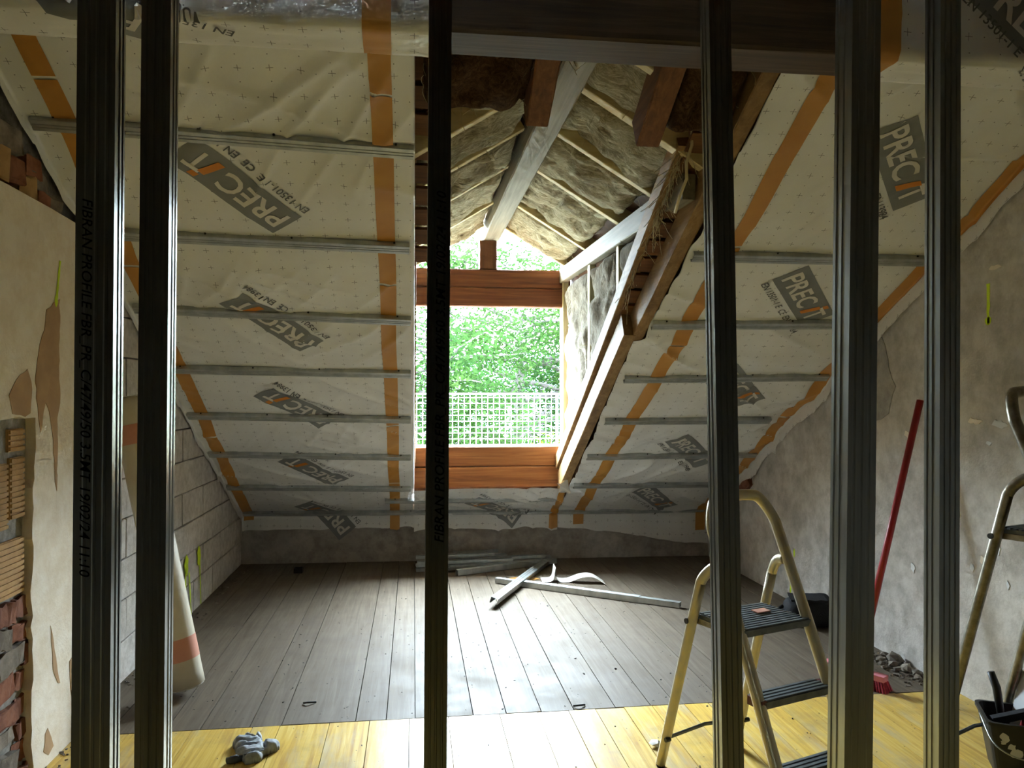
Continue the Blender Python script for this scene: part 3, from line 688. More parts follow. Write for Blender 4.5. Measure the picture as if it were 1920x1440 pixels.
# dormer rafters
RY = [2.95, 3.42, 4.02, 4.70, 5.60, 6.36]
for i, y in enumerate(RY):
    for s_, nm in ((1, 'right'), (-1, 'left')):
        xa, xb = RX + s_ * .075, RX + s_ * (.70 if i else .36)
        up = V((s_ * .61, 0, 1)).normalized()
        beam('dormer_rafter', 'pine_x', (xa, y, zr(xa)), (xb, y, zr(xb)), .05 if i != 1 else .06, .11, 'pale dormer rafter on %s slope, %s counted from the ceiling beam' % (nm, ['first', 'second', 'third', 'fourth', 'fifth', 'last'][i]), up=up, off=(0, .055), segs=4, jit=.001, seed=30 + i)
# dormer roof skin and cheek skins
sk = MB()
for s_ in (1, -1):
    xe = RX + s_ * .78; ze = zr(xe) + .12; z0_ = zr(RX) + .12
    yv = lambda X, z: 7.04 - K * (X + 1.51) - (z - .42 - .19) / .565
    a = [V((RX, yv(RX, z0_), z0_)), V((RX, 6.75, z0_)), V((xe, 6.75, ze)), V((xe, yv(xe, ze), ze))]
    sk.poly(a, (0, 0, .03))
struct(sk.build('ceiling_dormer', 'deck'))
for nm, x in (('wall_dormer_right', 1.36), ('wall_dormer_left', -.11)):
    pts = [(6.6, zroof(x, 6.6) + .14), (6.6, 2.62), (3.1, 2.62), (3.1, zroof(x, 3.1) + .14)]
    struct(MB().poly([(x, y, z) for y, z in pts], (.03, 0, 0)).build(nm, 'deck'))
# cheek studs
for y, zt, nm in ((5.47, 2.45, 'nearer the window'), (4.68, 2.44, 'farther from the window')):
    zb = RXY(1.275, y, -.25).z
    beam('cheek_stud', 'pine_z', (1.285, y, zb), (1.285, y, zt), .06, .045, 'pale upright stud in right dormer cheek, %s' % nm, up=(1, 0, 0), seed=int(y * 10), segs=4)

# ------------------------------------------------------------------ mineral wool
def batt(name, m, c, back, label, bulge=.03, rough=.02, seed=1, res=.025, sag=0.0, tuft=0):
    c = [V(p) for p in c]; back = V(back); nrm = -back.normalized()
    lu = max((c[1] - c[0]).length, (c[2] - c[3]).length); lv = max((c[3] - c[0]).length, (c[2] - c[1]).length)
    nu, nv = max(4, int(lu / res)), max(4, int(lv / res)); b = MB()
    def fn(i, j):
        s_, t = i / nu, j / nv; p = c[0].lerp(c[1], s_).lerp(c[3].lerp(c[2], s_), t)
        e = min(1, min(s_, 1 - s_) * lu / .06) ** .5 * min(1, min(t, 1 - t) * lv / .05) ** .5
        q = V((p.x * 7, p.y * 7, p.z * 7 + seed))
        d = bulge * e + rough * noise.noise(q) * (.4 + e) + rough * .8 * noise.noise(q * .35 + V((seed, 0, 0))) + rough * .35 * noise.noise(q * 3.1)
        cr = 1 - abs(noise.noise(q * .45 + V((0, seed * 2, 3)))); d -= rough * 1.2 * cr ** 8
        side = (c[1] - c[0]).normalized() * noise.noise(q * 1.3 + V((9, 0, 0))) * .012 + (c[3] - c[0]).normalized() * noise.noise(q * 1.3 + V((0, 9, 0))) * .012
        return p + nrm * d + side + V((0, 0, -sag * math.sin(math.pi * s_) * math.sin(math.pi * t)))
    b.grid(fn, list(range(nu + 1)), list(range(nv + 1)))
    W = nu + 1; rim = [i for i in range(W)] + [j * W + nu for j in range(1, nv + 1)] + [nv * W + i for i in range(nu - 1, -1, -1)] + [j * W for j in range(nv - 1, 0, -1)]
    o0 = len(b.v); b.v += [b.v[i] + back for i in rim]; n = len(rim)
    b.f += [(rim[k], rim[(k + 1) % n], o0 + (k + 1) % n, o0 + k) for k in range(n)]; b.f.append(tuple(o0 + k for k in range(n)))
    o = b.build(name, m, smooth=True); tag(o, label, 'insulation')
    if tuft:
        rd = random.Random(seed); tb = MB()
        for _ in range(tuft):
            i = rim[rd.randrange(n)]; p = b.v[i]; pts = [p]
            d = V((rd.uniform(-1, 1), rd.uniform(-1, 1), rd.uniform(-1.2, .5))).normalized() * .012
            for k in range(rd.randrange(3, 7)):
                d = (d + V((rd.uniform(-1, 1), rd.uniform(-1, 1), rd.uniform(-1, .7))) * .006); pts.append(pts[-1] + d)
            tb.tube(pts, .0014, 3, caps=False)
        t = tb.build('loose_fibres', 'fibre', o); t['kind'] = 'stuff'
    return o
on = ['first', 'second', 'third', 'fourth', 'fifth']
for i in range(5):
    y0, y1 = RY[i] + .03, RY[i + 1] - .03
    for s_, nm in ((1, 'right'), (-1, 'left')):
        xa, xb = RX + s_ * .09, RX + s_ * (.60 if i else .40); dz = .045 - .012 * ((i * 7) % 3)
        up = V((s_ * .61, 0, 1)).normalized() * .07
        gap = .05 if (i in (1, 2) and s_ == 1) else .012
        c = [(xa, y0 + gap, zr(xa) + dz), (xb, y0 + gap * 1.6, zr(xb) + dz), (xb, y1, zr(xb) + dz), (xa, y1, zr(xa) + dz)]
        batt('insulation_batt', 'wool', c, up, 'mineral wool batt between rafters on %s dormer slope, %s bay from ceiling beam' % (nm, on[i]), bulge=.035, rough=.03, seed=10 * i + s_ + 3, res=.022, tuft=24)
def zA(y): return RXY(1.275, y, -.265).z
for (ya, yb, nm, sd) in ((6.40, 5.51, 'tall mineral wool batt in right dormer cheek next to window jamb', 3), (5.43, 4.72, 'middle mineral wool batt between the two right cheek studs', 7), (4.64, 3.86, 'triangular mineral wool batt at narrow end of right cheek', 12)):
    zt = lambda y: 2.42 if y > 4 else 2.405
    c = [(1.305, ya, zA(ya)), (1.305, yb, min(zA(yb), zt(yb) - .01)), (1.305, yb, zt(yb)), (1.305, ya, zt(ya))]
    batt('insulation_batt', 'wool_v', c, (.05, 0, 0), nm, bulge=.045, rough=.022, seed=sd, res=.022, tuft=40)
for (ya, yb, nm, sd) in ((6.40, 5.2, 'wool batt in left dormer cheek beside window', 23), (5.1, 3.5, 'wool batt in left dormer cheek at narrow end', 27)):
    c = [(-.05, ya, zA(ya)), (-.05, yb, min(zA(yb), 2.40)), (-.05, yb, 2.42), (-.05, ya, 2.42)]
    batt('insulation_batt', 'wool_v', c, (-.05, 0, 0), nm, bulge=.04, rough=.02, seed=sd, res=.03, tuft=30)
# brown wool under the purlin
for (xa, xb, ya, yb, nm, sd) in ((.04, .45, 2.6, 3.07, 'ragged brown wool left of the sawn-off rafter ends', 41), (1.05, 1.31, 2.62, 3.12, 'brown wool hanging at right beside upper trimmer rafter', 45), (.58, .92, 2.6, 2.86, 'dark brown wool between the two sawn-off rafter ends', 48)):
    c = [RXY(xa, yb, -.05), RXY(xb, yb, -.05), RXY(xb, ya, -.05), RXY(xa, ya, -.05)]
    batt('insulation_batt', 'wool_brown', c, N3 * -.11, nm, bulge=.05, rough=.05, seed=sd, res=.02, tuft=30)
# hanging wool strands along the cheek timber
rd = random.Random(77); tb = MB()
for k in range(150):
    y = rd.choice((rd.uniform(3.3, 4.3), rd.uniform(3.3, 3.7))); p = RXY(1.222, y, -.165 - rd.random() * .05); pts = [p]; d = V((-.2, rd.uniform(-1, 1), -1)).normalized() * .012
    for j in range(rd.randrange(3, 9)):
        d = d + V((rd.uniform(-1, 1), rd.uniform(-1, 1), rd.uniform(-1, .6))) * .006; pts.append(pts[-1] + d)
    tb.tube(pts, .0018, 3, caps=False)
o = tag(tb.build('wool_strands', 'fibre'), 'frayed pale wool strands hanging from right cheek timber', 'insulation'); o['kind'] = 'stuff'
# pale rope-like string down the front of the plate
pts = [V((1.235, 3.30, 2.72)), V((1.24, 3.32, 2.62)), V((1.225, 3.35, 2.55)), V((1.23, 3.36, 2.48)), V((1.22, 3.42, 2.42)), V((1.225, 3.5, 2.36))]
tag(MB().tube(pts, .008, 6).build('wool_cord', 'fibre', smooth=True), 'twisted strand of wool curling down near end of wall plate', 'insulation')

# ------------------------------------------------------------------ outside
def leaves(b, pts, rd, size, n, spread):
    for c in pts:
        for _ in range(n):
            p = c + V((rd.gauss(0, spread), rd.gauss(0, spread), rd.gauss(0, spread * .7)))
            a = V((rd.uniform(-1, 1), rd.uniform(-1, 1), rd.uniform(-.8, .5))).normalized(); q = a.cross(V((rd.uniform(-1, 1), rd.uniform(-1, 1), rd.uniform(-1, 1)))).normalized()
            s_ = size * rd.uniform(.6, 1.3); w = s_ * .38; o = len(b.v)
            b.v += [p, p + a * s_ * .5 + q * w * .5, p + a * s_, p + a * s_ * .5 - q * w * .5]; b.f.append((o, o + 1, o + 2, o + 3))
def tree(base, h, r, seed, leafm, label, nbr=26, n=30, lsize=.10, spread=.28, trunk=.16, lo=.3, lean=(0, 0), name='tree'):
    rd = random.Random(seed); base = V(base); root = empty(name, base)
    tp_ = [base + V((lean[0] * t + .1 * math.sin(t * 6 + seed), lean[1] * t, h * t)) for t in [k / 10 for k in range(11)]]
    MB().tube(tp_, [trunk * (1 - .75 * k / 10) for k in range(11)], 8).build('trunk', 'bark', root, smooth=True)
    br = MB(); tips = []
    for k in range(nbr):
        t = lo + (1 - lo) * (k + rd.random()) / nbr; i = min(9, int(t * 10)); p = tp_[i].lerp(tp_[i + 1], t * 10 - i)
        an = rd.uniform(0, 6.28); L = r * (1.15 - .6 * abs(t - .55)) * rd.uniform(.6, 1.1); d = V((math.cos(an), math.sin(an), rd.uniform(-.05, .55))); pts = [p]
        for j in range(5):
            d = (d + V((rd.uniform(-.3, .3), rd.uniform(-.3, .3), rd.uniform(-.25, .15)))).normalized(); pts.append(pts[-1] + d * L / 5)
            if j >= 1: tips.append(pts[-1])
            if j >= 1 and rd.random() < .8: tips.append(pts[-1] + V((rd.gauss(0, .3), rd.gauss(0, .3), rd.gauss(-.1, .2))))
        br.tube(pts, [trunk * .32 * (1 - .16 * j) for j in range(6)], 5, caps=False)
    bo = br.build('branches', 'bark', root, smooth=True)
    lf = MB(); leaves(lf, tips, rd, lsize, n, spread); lo_ = lf.build('foliage', leafm, root, fix=False); lo_['kind'] = 'stuff'
    tag(root, label, 'tree')
GZ = -3.2
tree((2.05, 15.5, GZ), 7.7, 2.5, 4, 'leaf', 'tall feathery tree with thick trunk in middle of window view', nbr=44, n=84, trunk=.20, lo=.38, spread=.30)
tree((.2, 13.2, GZ), 5.9, 2.0, 9, 'leaf', 'light green tree at left of window view', nbr=40, n=95, trunk=.10, lo=.35, spread=.28)
tree((.9, 19, GZ), 9.0, 3.0, 14, 'leaf', 'loose branching tree seen through the gable triangle', nbr=26, n=14, trunk=.2, lo=.5, spread=.35, lsize=.12)
tree((4.0, 17.5, GZ), 6.0, 1.8, 18, 'leaf_dark', 'dark dense tree at right of window view', nbr=42, n=95, trunk=.14, lo=.25, spread=.3)
tree((3.9, 13.0, GZ), 8.4, 1.9, 29, 'leaf', 'sparse branch of tree reaching in from upper right of window', nbr=16, n=14, trunk=.08, lo=.45, spread=.22)
def shrub(c, r, seed, m, label, n=900):
    rd = random.Random(seed); root = empty('shrub', (c[0], c[1], GZ)); st = MB()
    for k in range(7): st.tube([V((c[0], c[1], GZ)), V((c[0] + rd.uniform(-r, r) * .4, c[1], c[2] - r * .3)), V((c[0] + rd.uniform(-r, r) * .8, c[1] + rd.uniform(-r, r) * .5, c[2] + rd.uniform(0, r) * .6))], .03, 5)
    st.build('stems', 'bark', root); lf = MB(); pts = []
    for k in range(n // 10):
        a = V((rd.gauss(0, 1), rd.gauss(0, 1), rd.gauss(0, 1))).normalized() * rd.uniform(.6, 1) * r; pts.append(V(c) + V((a.x, a.y, a.z * .9)))
    leaves(lf, pts, rd, .11, 40, .16); f = lf.build('foliage', m, root, fix=False); f['kind'] = 'stuff'; tag(root, label, 'shrub')
shrub((2.75, 12.4, .1), 1.0, 5, 'leaf_yellow', 'yellow-green shrub behind mesh at lower right of window')
shrub((1.6, 12.0, -.2), 1.1, 6, 'leaf', 'green shrub behind mesh at lower middle of window')
shrub((.35, 11.4, -.1), 1.1, 8, 'leaf', 'green shrub behind mesh at lower left of window')
struct(MB().box((2, 60, GZ - .1), (160, 107, .2)).build('ground', 'bounce_ground'))
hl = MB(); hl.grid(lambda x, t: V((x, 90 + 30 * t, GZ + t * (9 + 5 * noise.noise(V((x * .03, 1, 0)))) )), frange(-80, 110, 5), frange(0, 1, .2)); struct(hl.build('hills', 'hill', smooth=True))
hs = empty('neighbour_house', (7.4, 24, GZ)); MB().box((7.4, 24, GZ + 2.4), (4.5, 4, 4.8)).build('wall', 'house_red', hs)
MB().poly([V((5.0, 21.8, GZ + 4.8)), V((9.8, 21.8, GZ + 4.8)), V((7.4, 21.8, GZ + 6.2))], (0, 4.4, 0)).build('roof', 'house_red', hs); tag(hs, 'red house glimpsed behind trees at right edge of window', 'house')
# wire mesh guard outside the window
YF = 7.55; mesh_root = empty('wire_mesh_guard', (.7, YF, .2)); x0, x1 = -.55, 2.0
vx = MB().box((0, 0, .82), (.006, .006, 1.36)).build('wire', 'fence'); hz = MB().box((0, 0, 0), (x1 - x0, .006, .006)).build('wire', 'fence')
k = 0; x = x0
def put(proto, loc, first):
    o = proto if first else proto.copy()
    if not first: COL.objects.link(o)
    o.parent = mesh_root; o.location = V(loc) - V(mesh_root.location); return o
first = True
while x <= x1: put(vx, (x, YF, .14), first); first = False; x += .058
z = .25; first = True
while z <= 1.50: put(hz, ((x0 + x1) / 2, YF, z), first); first = False; z += .058
MB().box(((x0 + x1) / 2, YF, 1.508), (x1 - x0, .016, .016)).build('top_rail', 'fence', mesh_root)
for px in (1.415, -.5): MB().tube([(px, YF - .02, GZ), (px, YF - .02, 1.51)], .014, 8).build('post', 'fence', mesh_root)
tag(mesh_root, 'pale green wire mesh guard panel outside lower half of window', 'mesh guard')

# ------------------------------------------------------------------ partition studs
def cprof(w, d, side):
    s = side
    def P(x, y): return (s * x, y)
    g = .0022
    pr = [P(-w / 2, .007), P(-w / 2, 0), P(-w * .32, 0), P(-w * .29, g), P(-w * .22, g), P(-w * .19, 0), P(-w * .05, 0), P(-w * .02, g), P(w * .04, g), P(w * .07, 0), P(w * .22, 0), P(w * .25, g), P(w * .31, g), P(w * .34, 0), P(w / 2, 0),
          P(w / 2, d * .3), P(w / 2 - g, d * .34), P(w / 2 - g, d * .46), P(w / 2, d * .5), P(w / 2, d * .66), P(w / 2 - g, d * .7), P(w / 2 - g, d * .8), P(w / 2, d * .84), P(w / 2, d), P(-w / 2, d), P(-w / 2, d - .007)]
    return pr if s > 0 else pr
def stud(xb, xt, Y, w, label, side=1, double=False, d=.05, text=None):
    # xb, xt: centre of the front flange at z .77 and 2.27
    sl = (xt - xb) / 1.5; p0, p1 = V((xb - sl * .77, Y, 0)), V((xb + sl * 2.13, Y, 2.9))
    root = empty('metal_stud', p0)
    MB().sheet(cprof(w, d, side), .0011 * side, p0, p1, (1, 0, 0), (0, 1, 0)).build('channel', 'galv_dark', root)
    if double:
        q = V((.0, .004, 0)); MB().sheet(cprof(w - .012, d - .002, -side), -.0011 * side, p0 + V((-side * .012, .007, 0)), p1 + V((-side * .012, .007, 0)), (1, 0, 0), (0, 1, 0)).build('inner_channel', 'galv_dark', root)
    if text:
        body, z0, z1, xo, hgt, upw = text; t = text2d(body, hgt, .003, .25, .2, abs(z1 - z0))
        def mp(x, y):
            z = z0 + x if upw else z0 - x; xx = xb + sl * (z - .77) + xo + (-(y) if upw else y)
            return V((xx, Y - .0012, z))
        MB().add([mp(x, y) for x, y in t[0]], t[1]).build('printed_text', 'black_ink', root, fix=False)
    return tag(root, label, 'metal stud')
PT = 'FIBRAN PROFILE FBR_PR_C/47/49/50 3.5MT 19/02/24 11:10'
stud(-.589, -.577, 1.5, .064, 'wide doubled dark metal stud at far left, printed from top down', 1, True, .05, (PT, 1.86, 1.165, -.026, .021, False))
stud(-.488, -.474, 1.5, .052, 'narrow dark metal stud with bright right edge, second from left', 1)
stud(.042, .052, 1.5, .044, 'dark metal stud in the middle with black printed date', -1, False, .05, (PT, 1.213, 1.896, .016, .021, True))
stud(.648, .620, 1.5, .046, 'slightly leaning metal stud in front of the stepladder', -1)
stud(.922, .940, 1.5, .062, 'wide doubled dark metal stud left of the red broom', -1, True, .066)
stud(1.128, 1.132, 1.5, .047, 'dark metal stud at right with bright left edge', -1)

# ------------------------------------------------------------------ stepladders
def arc(pts, n=6):
    # Catmull-Rom through pts
    P = [V(p) for p in pts]; P = [P[0] * 2 - P[1]] + P + [P[-1] * 2 - P[-2]]; out = []
    for i in range(1, len(P) - 2):
        for k in range(n):
            t = k / n; a, b, c, d = P[i - 1], P[i], P[i + 1], P[i + 2]
            out.append(.5 * ((2 * b) + (c - a) * t + (2 * a - 5 * b + 4 * c - d) * t * t + (3 * b - a - 3 * c + d) * t ** 3))
    out.append(P[-2]); return out
def ladder(loc, rot, steps, pz, top, label, w=.34, yellow=True, fb=.29, bb=-.41, tw=.30):
    # local x across the steps, local -y towards the climber
    root = empty('stepladder'); sl = fb / pz
    def fy(z): return -(fb - z * sl)
    def fx(s, z): return s * (w / 2 + .01 - (w - tw) / 2 * max(0, (z - pz * .0)) / top)
    rail = []
    L = [V((fx(-1, z), fy(z), z)) for z in (0, pz * .35, pz * .7, pz, top - .16)]; R_ = [V((-p.x, p.y, p.z)) for p in L]
    c = [L[-1] + V((.006, -fy(top) * 0 + sl * .07, .07)), V((fx(-1, top) + .045, fy(top - .015), top - .015)), V((fx(-1, top) + .10, fy(top), top))]
    path = L + c + [V((-p.x, p.y, p.z)) for p in reversed(c)] + R_[::-1]
    MB().tube(arc(path, 5), .0205, 12, 1.1, up=(0, 1, 0)).build('front_rail', 'alu_yellow' if yellow else 'alu', root, smooth=True)
    hzt = pz + .20
    for s in (-1, 1):
        pts = [V((fx(s, hzt) - s * .005, fy(hzt) + .01, hzt)), V((fx(s, hzt) + s * .002, fy(hzt) + .055, hzt - .012)), V((s * (w / 2 + .012), fy(hzt) + .10, hzt - .07)), V((s * (w / 2 + .012), fy(hzt) + .10, hzt - .07)).lerp(V((s * (w / 2 + .03), -bb, .01)), .12), V((s * (w / 2 + .03), -bb, .01))]
        MB().tube(arc(pts[:4], 6)[:-6] + [pts[2].lerp(pts[4], q / 8) for q in range(0, 9)], .019, 12, 1.05, up=(1, 0, 0)).build('back_leg', 'alu_yellow' if yellow else 'alu', root, smooth=True)
        MB().tube([V((s * (w / 2 + .03), -bb, 0)), V((s * (w / 2 + .029), -bb - .006, .03))], .018, 10).build('foot_cap', 'rubber', root)
        MB().tube([V((fx(s, 0), fy(0), 0)), V((fx(s, .03), fy(.03), .03))], .02, 10).build('foot_cap', 'rubber', root)
        yb = fy(hzt) + .10 + (-bb - fy(hzt) - .10) * (.17 + .03) / (hzt - .07); xo = s * (w / 2 + .014)
        MB().tube([V((xo, yb, pz - .03)), V((xo + s * .024, yb, pz - .03))], .011, 10).build('pivot_rivet', 'black_plastic', root)
        MB().tube([V((s * (w / 2 + .026), -bb - .055, .13)), V((s * (w / 2 + .049), -bb - .055, .13))], .009, 10).build('pivot_rivet', 'black_plastic', root)
        MB().bar((s * (w / 2 - .005), fy(pz) + .02, pz - .025), (s * (w / 2 - .005), yb + .01, pz - .03), .006, .022).build('platform_bracket', 'alu', root)
    MB().tube([V((-w / 2 - .02, -bb - .04, .13)), V((0, -bb - .035, .145)), V((w / 2 + .02, -bb - .04, .13))], .008, 6).build('back_brace', 'tread', root)
    def tread(z, dep, nm):
        y0 = fy(z) - .025; b = MB(); b.box((0, y0 + dep / 2, z - .014), (w - .012, dep, .024))
        n = int(dep / .02)
        for k in range(n): b.box((0, y0 + (k + .5) * dep / n, z), (w - .02, dep / n * .55, .007))
        t = b.build(nm, 'tread', root)
        for s in (-1, 1):
            MB().box((s * (w / 2 - .002), y0 + .035, z - .012), (.022, .07 if dep < .15 else .05, .03)).build('end_cap', 'dark_red', root)
        return t
    for k in range(1, steps): tread(pz * k / steps, .085, 'step')
    tread(pz, .25, 'platform')
    tag(root, label, 'stepladder'); root.location = loc; root.rotation_euler = (0, 0, rot); return root
# local +x -> (.94,.333), local -y -> (.333,-.94)
l1 = ladder((1.155 + .17 * .94, 2.625 + .17 * .333, 0), math.atan2(.333, .94), 3, .66, 1.105, 'yellow-stained aluminium three-step ladder standing on the floor')
l2 = ladder((2.415, 2.475, 0), math.radians(19), 4, 1.0, 1.51, 'grey aluminium stepladder cut off by the right picture edge', yellow=False, fb=.42, bb=-.46)

# ------------------------------------------------------------------ broom
r = empty('broom', (2.30, 3.72, 0))
MB().tube([(2.295, 3.725, .09), (2.67, 3.772, 1.47)], .018, 14).build('handle', 'red_plastic', r, smooth=True)
MB().tube([(2.285, 3.722, .055), (2.30, 3.727, .13)], .02, 12).build('socket', 'pink', r, smooth=True)
hd = V((.55, -.83, 0)); hc = V((2.275, 3.735, 0))
MB().bar(hc - hd * .16 + V((0, 0, .065)), hc + hd * .16 + V((0, 0, .065)), .055, .03, segs=4, jit=.001).build('brush_block', 'pink', r, smooth=False)
b = MB(); rd = random.Random(5)
for i in range(26):
    for j in range(5):
        s = -.155 + .31 * i / 25; t = -.022 + .044 * j / 4; p = hc + hd * s + V((hd.y, -hd.x, 0)) * t
        q = p + hd * (s * .12) + V((hd.y, -hd.x, 0)) * (t * .7) + V((rd.uniform(-.004, .004), rd.uniform(-.004, .004), 0))
        b.tube([p + V((0, 0, .052)), q + V((0, 0, .001))], .0055, 4)
b.build('bristles', 'bristle', r)['kind'] = 'stuff'
tag(r, 'red-handled broom with pink brush leaning on right wall', 'broom')

# ------------------------------------------------------------------ membrane roll
r = empty('membrane_roll', (-1.13, 4.0, 0)); A, B = V((-1.125, 4.03, .045)), V((-1.425, 4.07, 1.48)); d = (B - A).normalized()
pts = [A.lerp(B, k / 24) for k in range(25)]; rr = .083
bands = [(0, 2, 'roll'), (2, 4, 'roll_band'), (4, 20, 'roll'), (20, 22, 'roll_band'), (22, 24, 'roll')]
MB().tube(pts, rr, 28).build('rolled_sheet', 'roll', r, smooth=True)
for a, b2 in ((2.2, 4.0), (20.2, 21.8)):
    MB().tube([A.lerp(B, a / 24), A.lerp(B, b2 / 24)], rr + .0012, 28, caps=False).build('colour_band', 'roll_band', r, smooth=True)
nrm = d.cross(V((0, 1, 0))).normalized(); bn = d.cross(nrm)
sp = [A - d * .004 + (nrm * math.cos(t) + bn * math.sin(t)) * (rr * (1 - t / 40)) for t in [k * .35 for k in range(70)]]
MB().tube(sp, .003, 4).build('sheet_edge', 'paper', r)
MB().tube([A - d * .006, A + d * .05], .03, 14).build('roll_core', 'rubber', r)
sp = [B + d * .004 + (nrm * math.cos(t) + bn * math.sin(t)) * (rr * (1 - t / 40)) for t in [k * .35 for k in range(70)]]
MB().tube(sp, .003, 4).build('sheet_edge', 'paper', r)
tag(r, 'pale roll of membrane with pink bands leaning on block wall', 'roll')

# ------------------------------------------------------------------ glove
def glove():
    O = [(-0.56, 3.382), (-0.566, 3.339), (-0.615, 3.3), (-0.615, 3.272), (-0.619, 3.245), (-0.639, 3.23), (-0.661, 3.218), (-0.677, 3.223), (-0.691, 3.245), (-0.697, 3.26), (-0.731, 3.307), (-0.735, 3.332), (-0.748, 3.377), (-0.759, 3.4), (-0.768, 3.43), (-0.766, 3.441), (-0.76, 3.452), (-0.755, 3.466), (-0.744, 3.471), (-0.731, 3.467), (-0.733, 3.487), (-0.728, 3.496), (-0.715, 3.498), (-0.701, 3.49), (-0.687, 3.477), (-0.684, 3.49), (-0.674, 3.504), (-0.66, 3.5), (-0.651, 3.484), (-0.645, 3.452), (-0.642, 3.426), (-0.633, 3.413), (-0.61, 3.406), (-0.58, 3.403), (-0.567, 3.394)]
    C = [[(-0.643, 3.414), (-0.673, 3.385), (-0.696, 3.356), (-0.725, 3.345)], [(-0.656, 3.333), (-0.69, 3.327), (-0.716, 3.326)], [(-0.615, 3.296), (-0.644, 3.269), (-0.687, 3.254)], [(-0.729, 3.467), (-0.708, 3.445), (-0.678, 3.426)], [(-0.751, 3.392), (-0.728, 3.396), (-0.695, 3.381)], [(-0.686, 3.48), (-0.673, 3.448), (-0.654, 3.438)], [(-0.637, 3.406), (-0.627, 3.361), (-0.617, 3.324)]]
    sq = lambda p: V((p[0], 3.22 + (p[1] - 3.22) * .86)); O = [sq(p) for p in O]; C = [[sq(p) for p in c] for c in C]
    def dseg(p, a, b): d = b - a; t = max(0, min(1, (p - a).dot(d) / max(d.length_squared, 1e-9))); return (p - a - d * t).length
    def inside(p):
        r = False
        for a, b in zip(O, O[1:] + O[:1]):
            if (a.y > p.y) != (b.y > p.y) and p.x < (b.x - a.x) * (p.y - a.y) / (b.y - a.y) + a.x: r = not r
        return r
    st = .0045; b = MB(); idx = {}; x0_, y0_ = -.775, 3.21; nx, ny = 49, 58
    for j in range(ny):
        for i in range(nx):
            p = V((x0_ + i * st, y0_ + j * st))
            if inside(p):
                d = min(dseg(p, a, q) for a, q in zip(O, O[1:] + O[:1])); cr = min(dseg(p, a, q) for c in C for a, q in zip(c[:-1], c[1:]))
                h = .044 * math.sqrt(max(0, 1 - (1 - min(1, d / .034)) ** 2)); h *= .55 + .45 * min(1, cr / .011); h += .003 * noise.noise(V((p.x * 60, p.y * 60, 1))) + .002
                idx[i, j] = len(b.v); b.v.append(V((p.x, p.y, max(h, .002))))
    top = len(b.v); b.v += [V((p.x, p.y, .0005)) for p in b.v[:top]]
    for (i, j) in list(idx):
        q = [(i, j), (i + 1, j), (i + 1, j + 1), (i, j + 1)]
        if all(k in idx for k in q):
            f = [idx[k] for k in q]; b.f.append(tuple(f)); b.f.append(tuple(k + top for k in reversed(f)))
            for a, c, nb in ((q[0], q[1], [(i, j - 1), (i + 1, j - 1)]), (q[1], q[2], [(i + 2, j), (i + 2, j + 1)]), (q[2], q[3], [(i, j + 2), (i + 1, j + 2)]), (q[3], q[0], [(i - 1, j), (i - 1, j + 1)])):
                if not all(k in idx for k in nb): b.f.append((idx[c], idx[a], idx[a] + top, idx[c] + top))
    root = empty('work_glove', (-.67, 3.33, 0)); b.build('hand', 'glove', root, smooth=True)
    for c in C[:3]:
        MB().tube(arc([V((p.x, p.y, .030)) for p in c], 4), .0022, 5).build('seam', 'glove_dark', root, smooth=True)
    MB().tube(arc([V((-.637, 3.38, .02)), V((-.66, 3.33, .034)), V((-.69, 3.26, .02))], 4), .002, 5).build('seam', 'paper', root, smooth=True)
    MB().tube(arc([(-.690, 3.262, .012), (-.715, 3.25, .013), (-.742, 3.243, .011), (-.754, 3.247, .008)], 4), [.013] * 4 + [.018] * 4 + [.016] * 4 + [.006], 10, .55).build('cuff_tab', 'glove_dark', root, smooth=True)
    MB().tube(arc([(-.69, 3.262, .024), (-.715, 3.262, .026), (-.745, 3.258, .018)], 4), .0025, 5).build('cuff_binding', 'paper', root, smooth=True)
    tag(root, 'crumpled grey work glove lying on the yellow boards', 'glove')
glove()

# ------------------------------------------------------------------ loose profiles on the floor
def profile(p0, p1, roll, w, h, label, m='galv', name='metal_profile', group=None):
    p0, p1 = V(p0), V(p1); d = (p1 - p0).normalized(); sd = d.cross(V((0, 0, 1))).normalized(); up = sd.cross(d)
    ax = sd * math.cos(roll) + up * math.sin(roll); ay = -sd * math.sin(roll) + up * math.cos(roll)
    g = .002; pr = [(-w / 2 + .008, h), (-w / 2, h), (-w / 2, 0), (-w * .25, 0), (-w * .2, g), (-w * .1, g), (-w * .05, 0), (w * .05, 0), (w * .1, g), (w * .2, g), (w * .25, 0), (w / 2, 0), (w / 2, h), (w / 2 - .008, h)]
    return tag(MB().sheet(pr, .0011, p0, p1, ax, ay).build(name, m), label, 'metal profile', group)
profile((.565, 5.36, .075), (1.20, 6.75, .05), math.pi - .3, .055, .045, 'shiny steel profile lying diagonally over another on the floor')
profile((.80, 5.99, .045), (1.62, 5.385, .045), math.pi, .06, .043, 'steel profile crossed underneath the diagonal one on floor')
profile((.655, 6.09, .042), (1.86, 5.205, .042), math.pi, .046, .038, 'long thin steel profile nested inside the crossed profile on floor')
prd = random.Random(8)
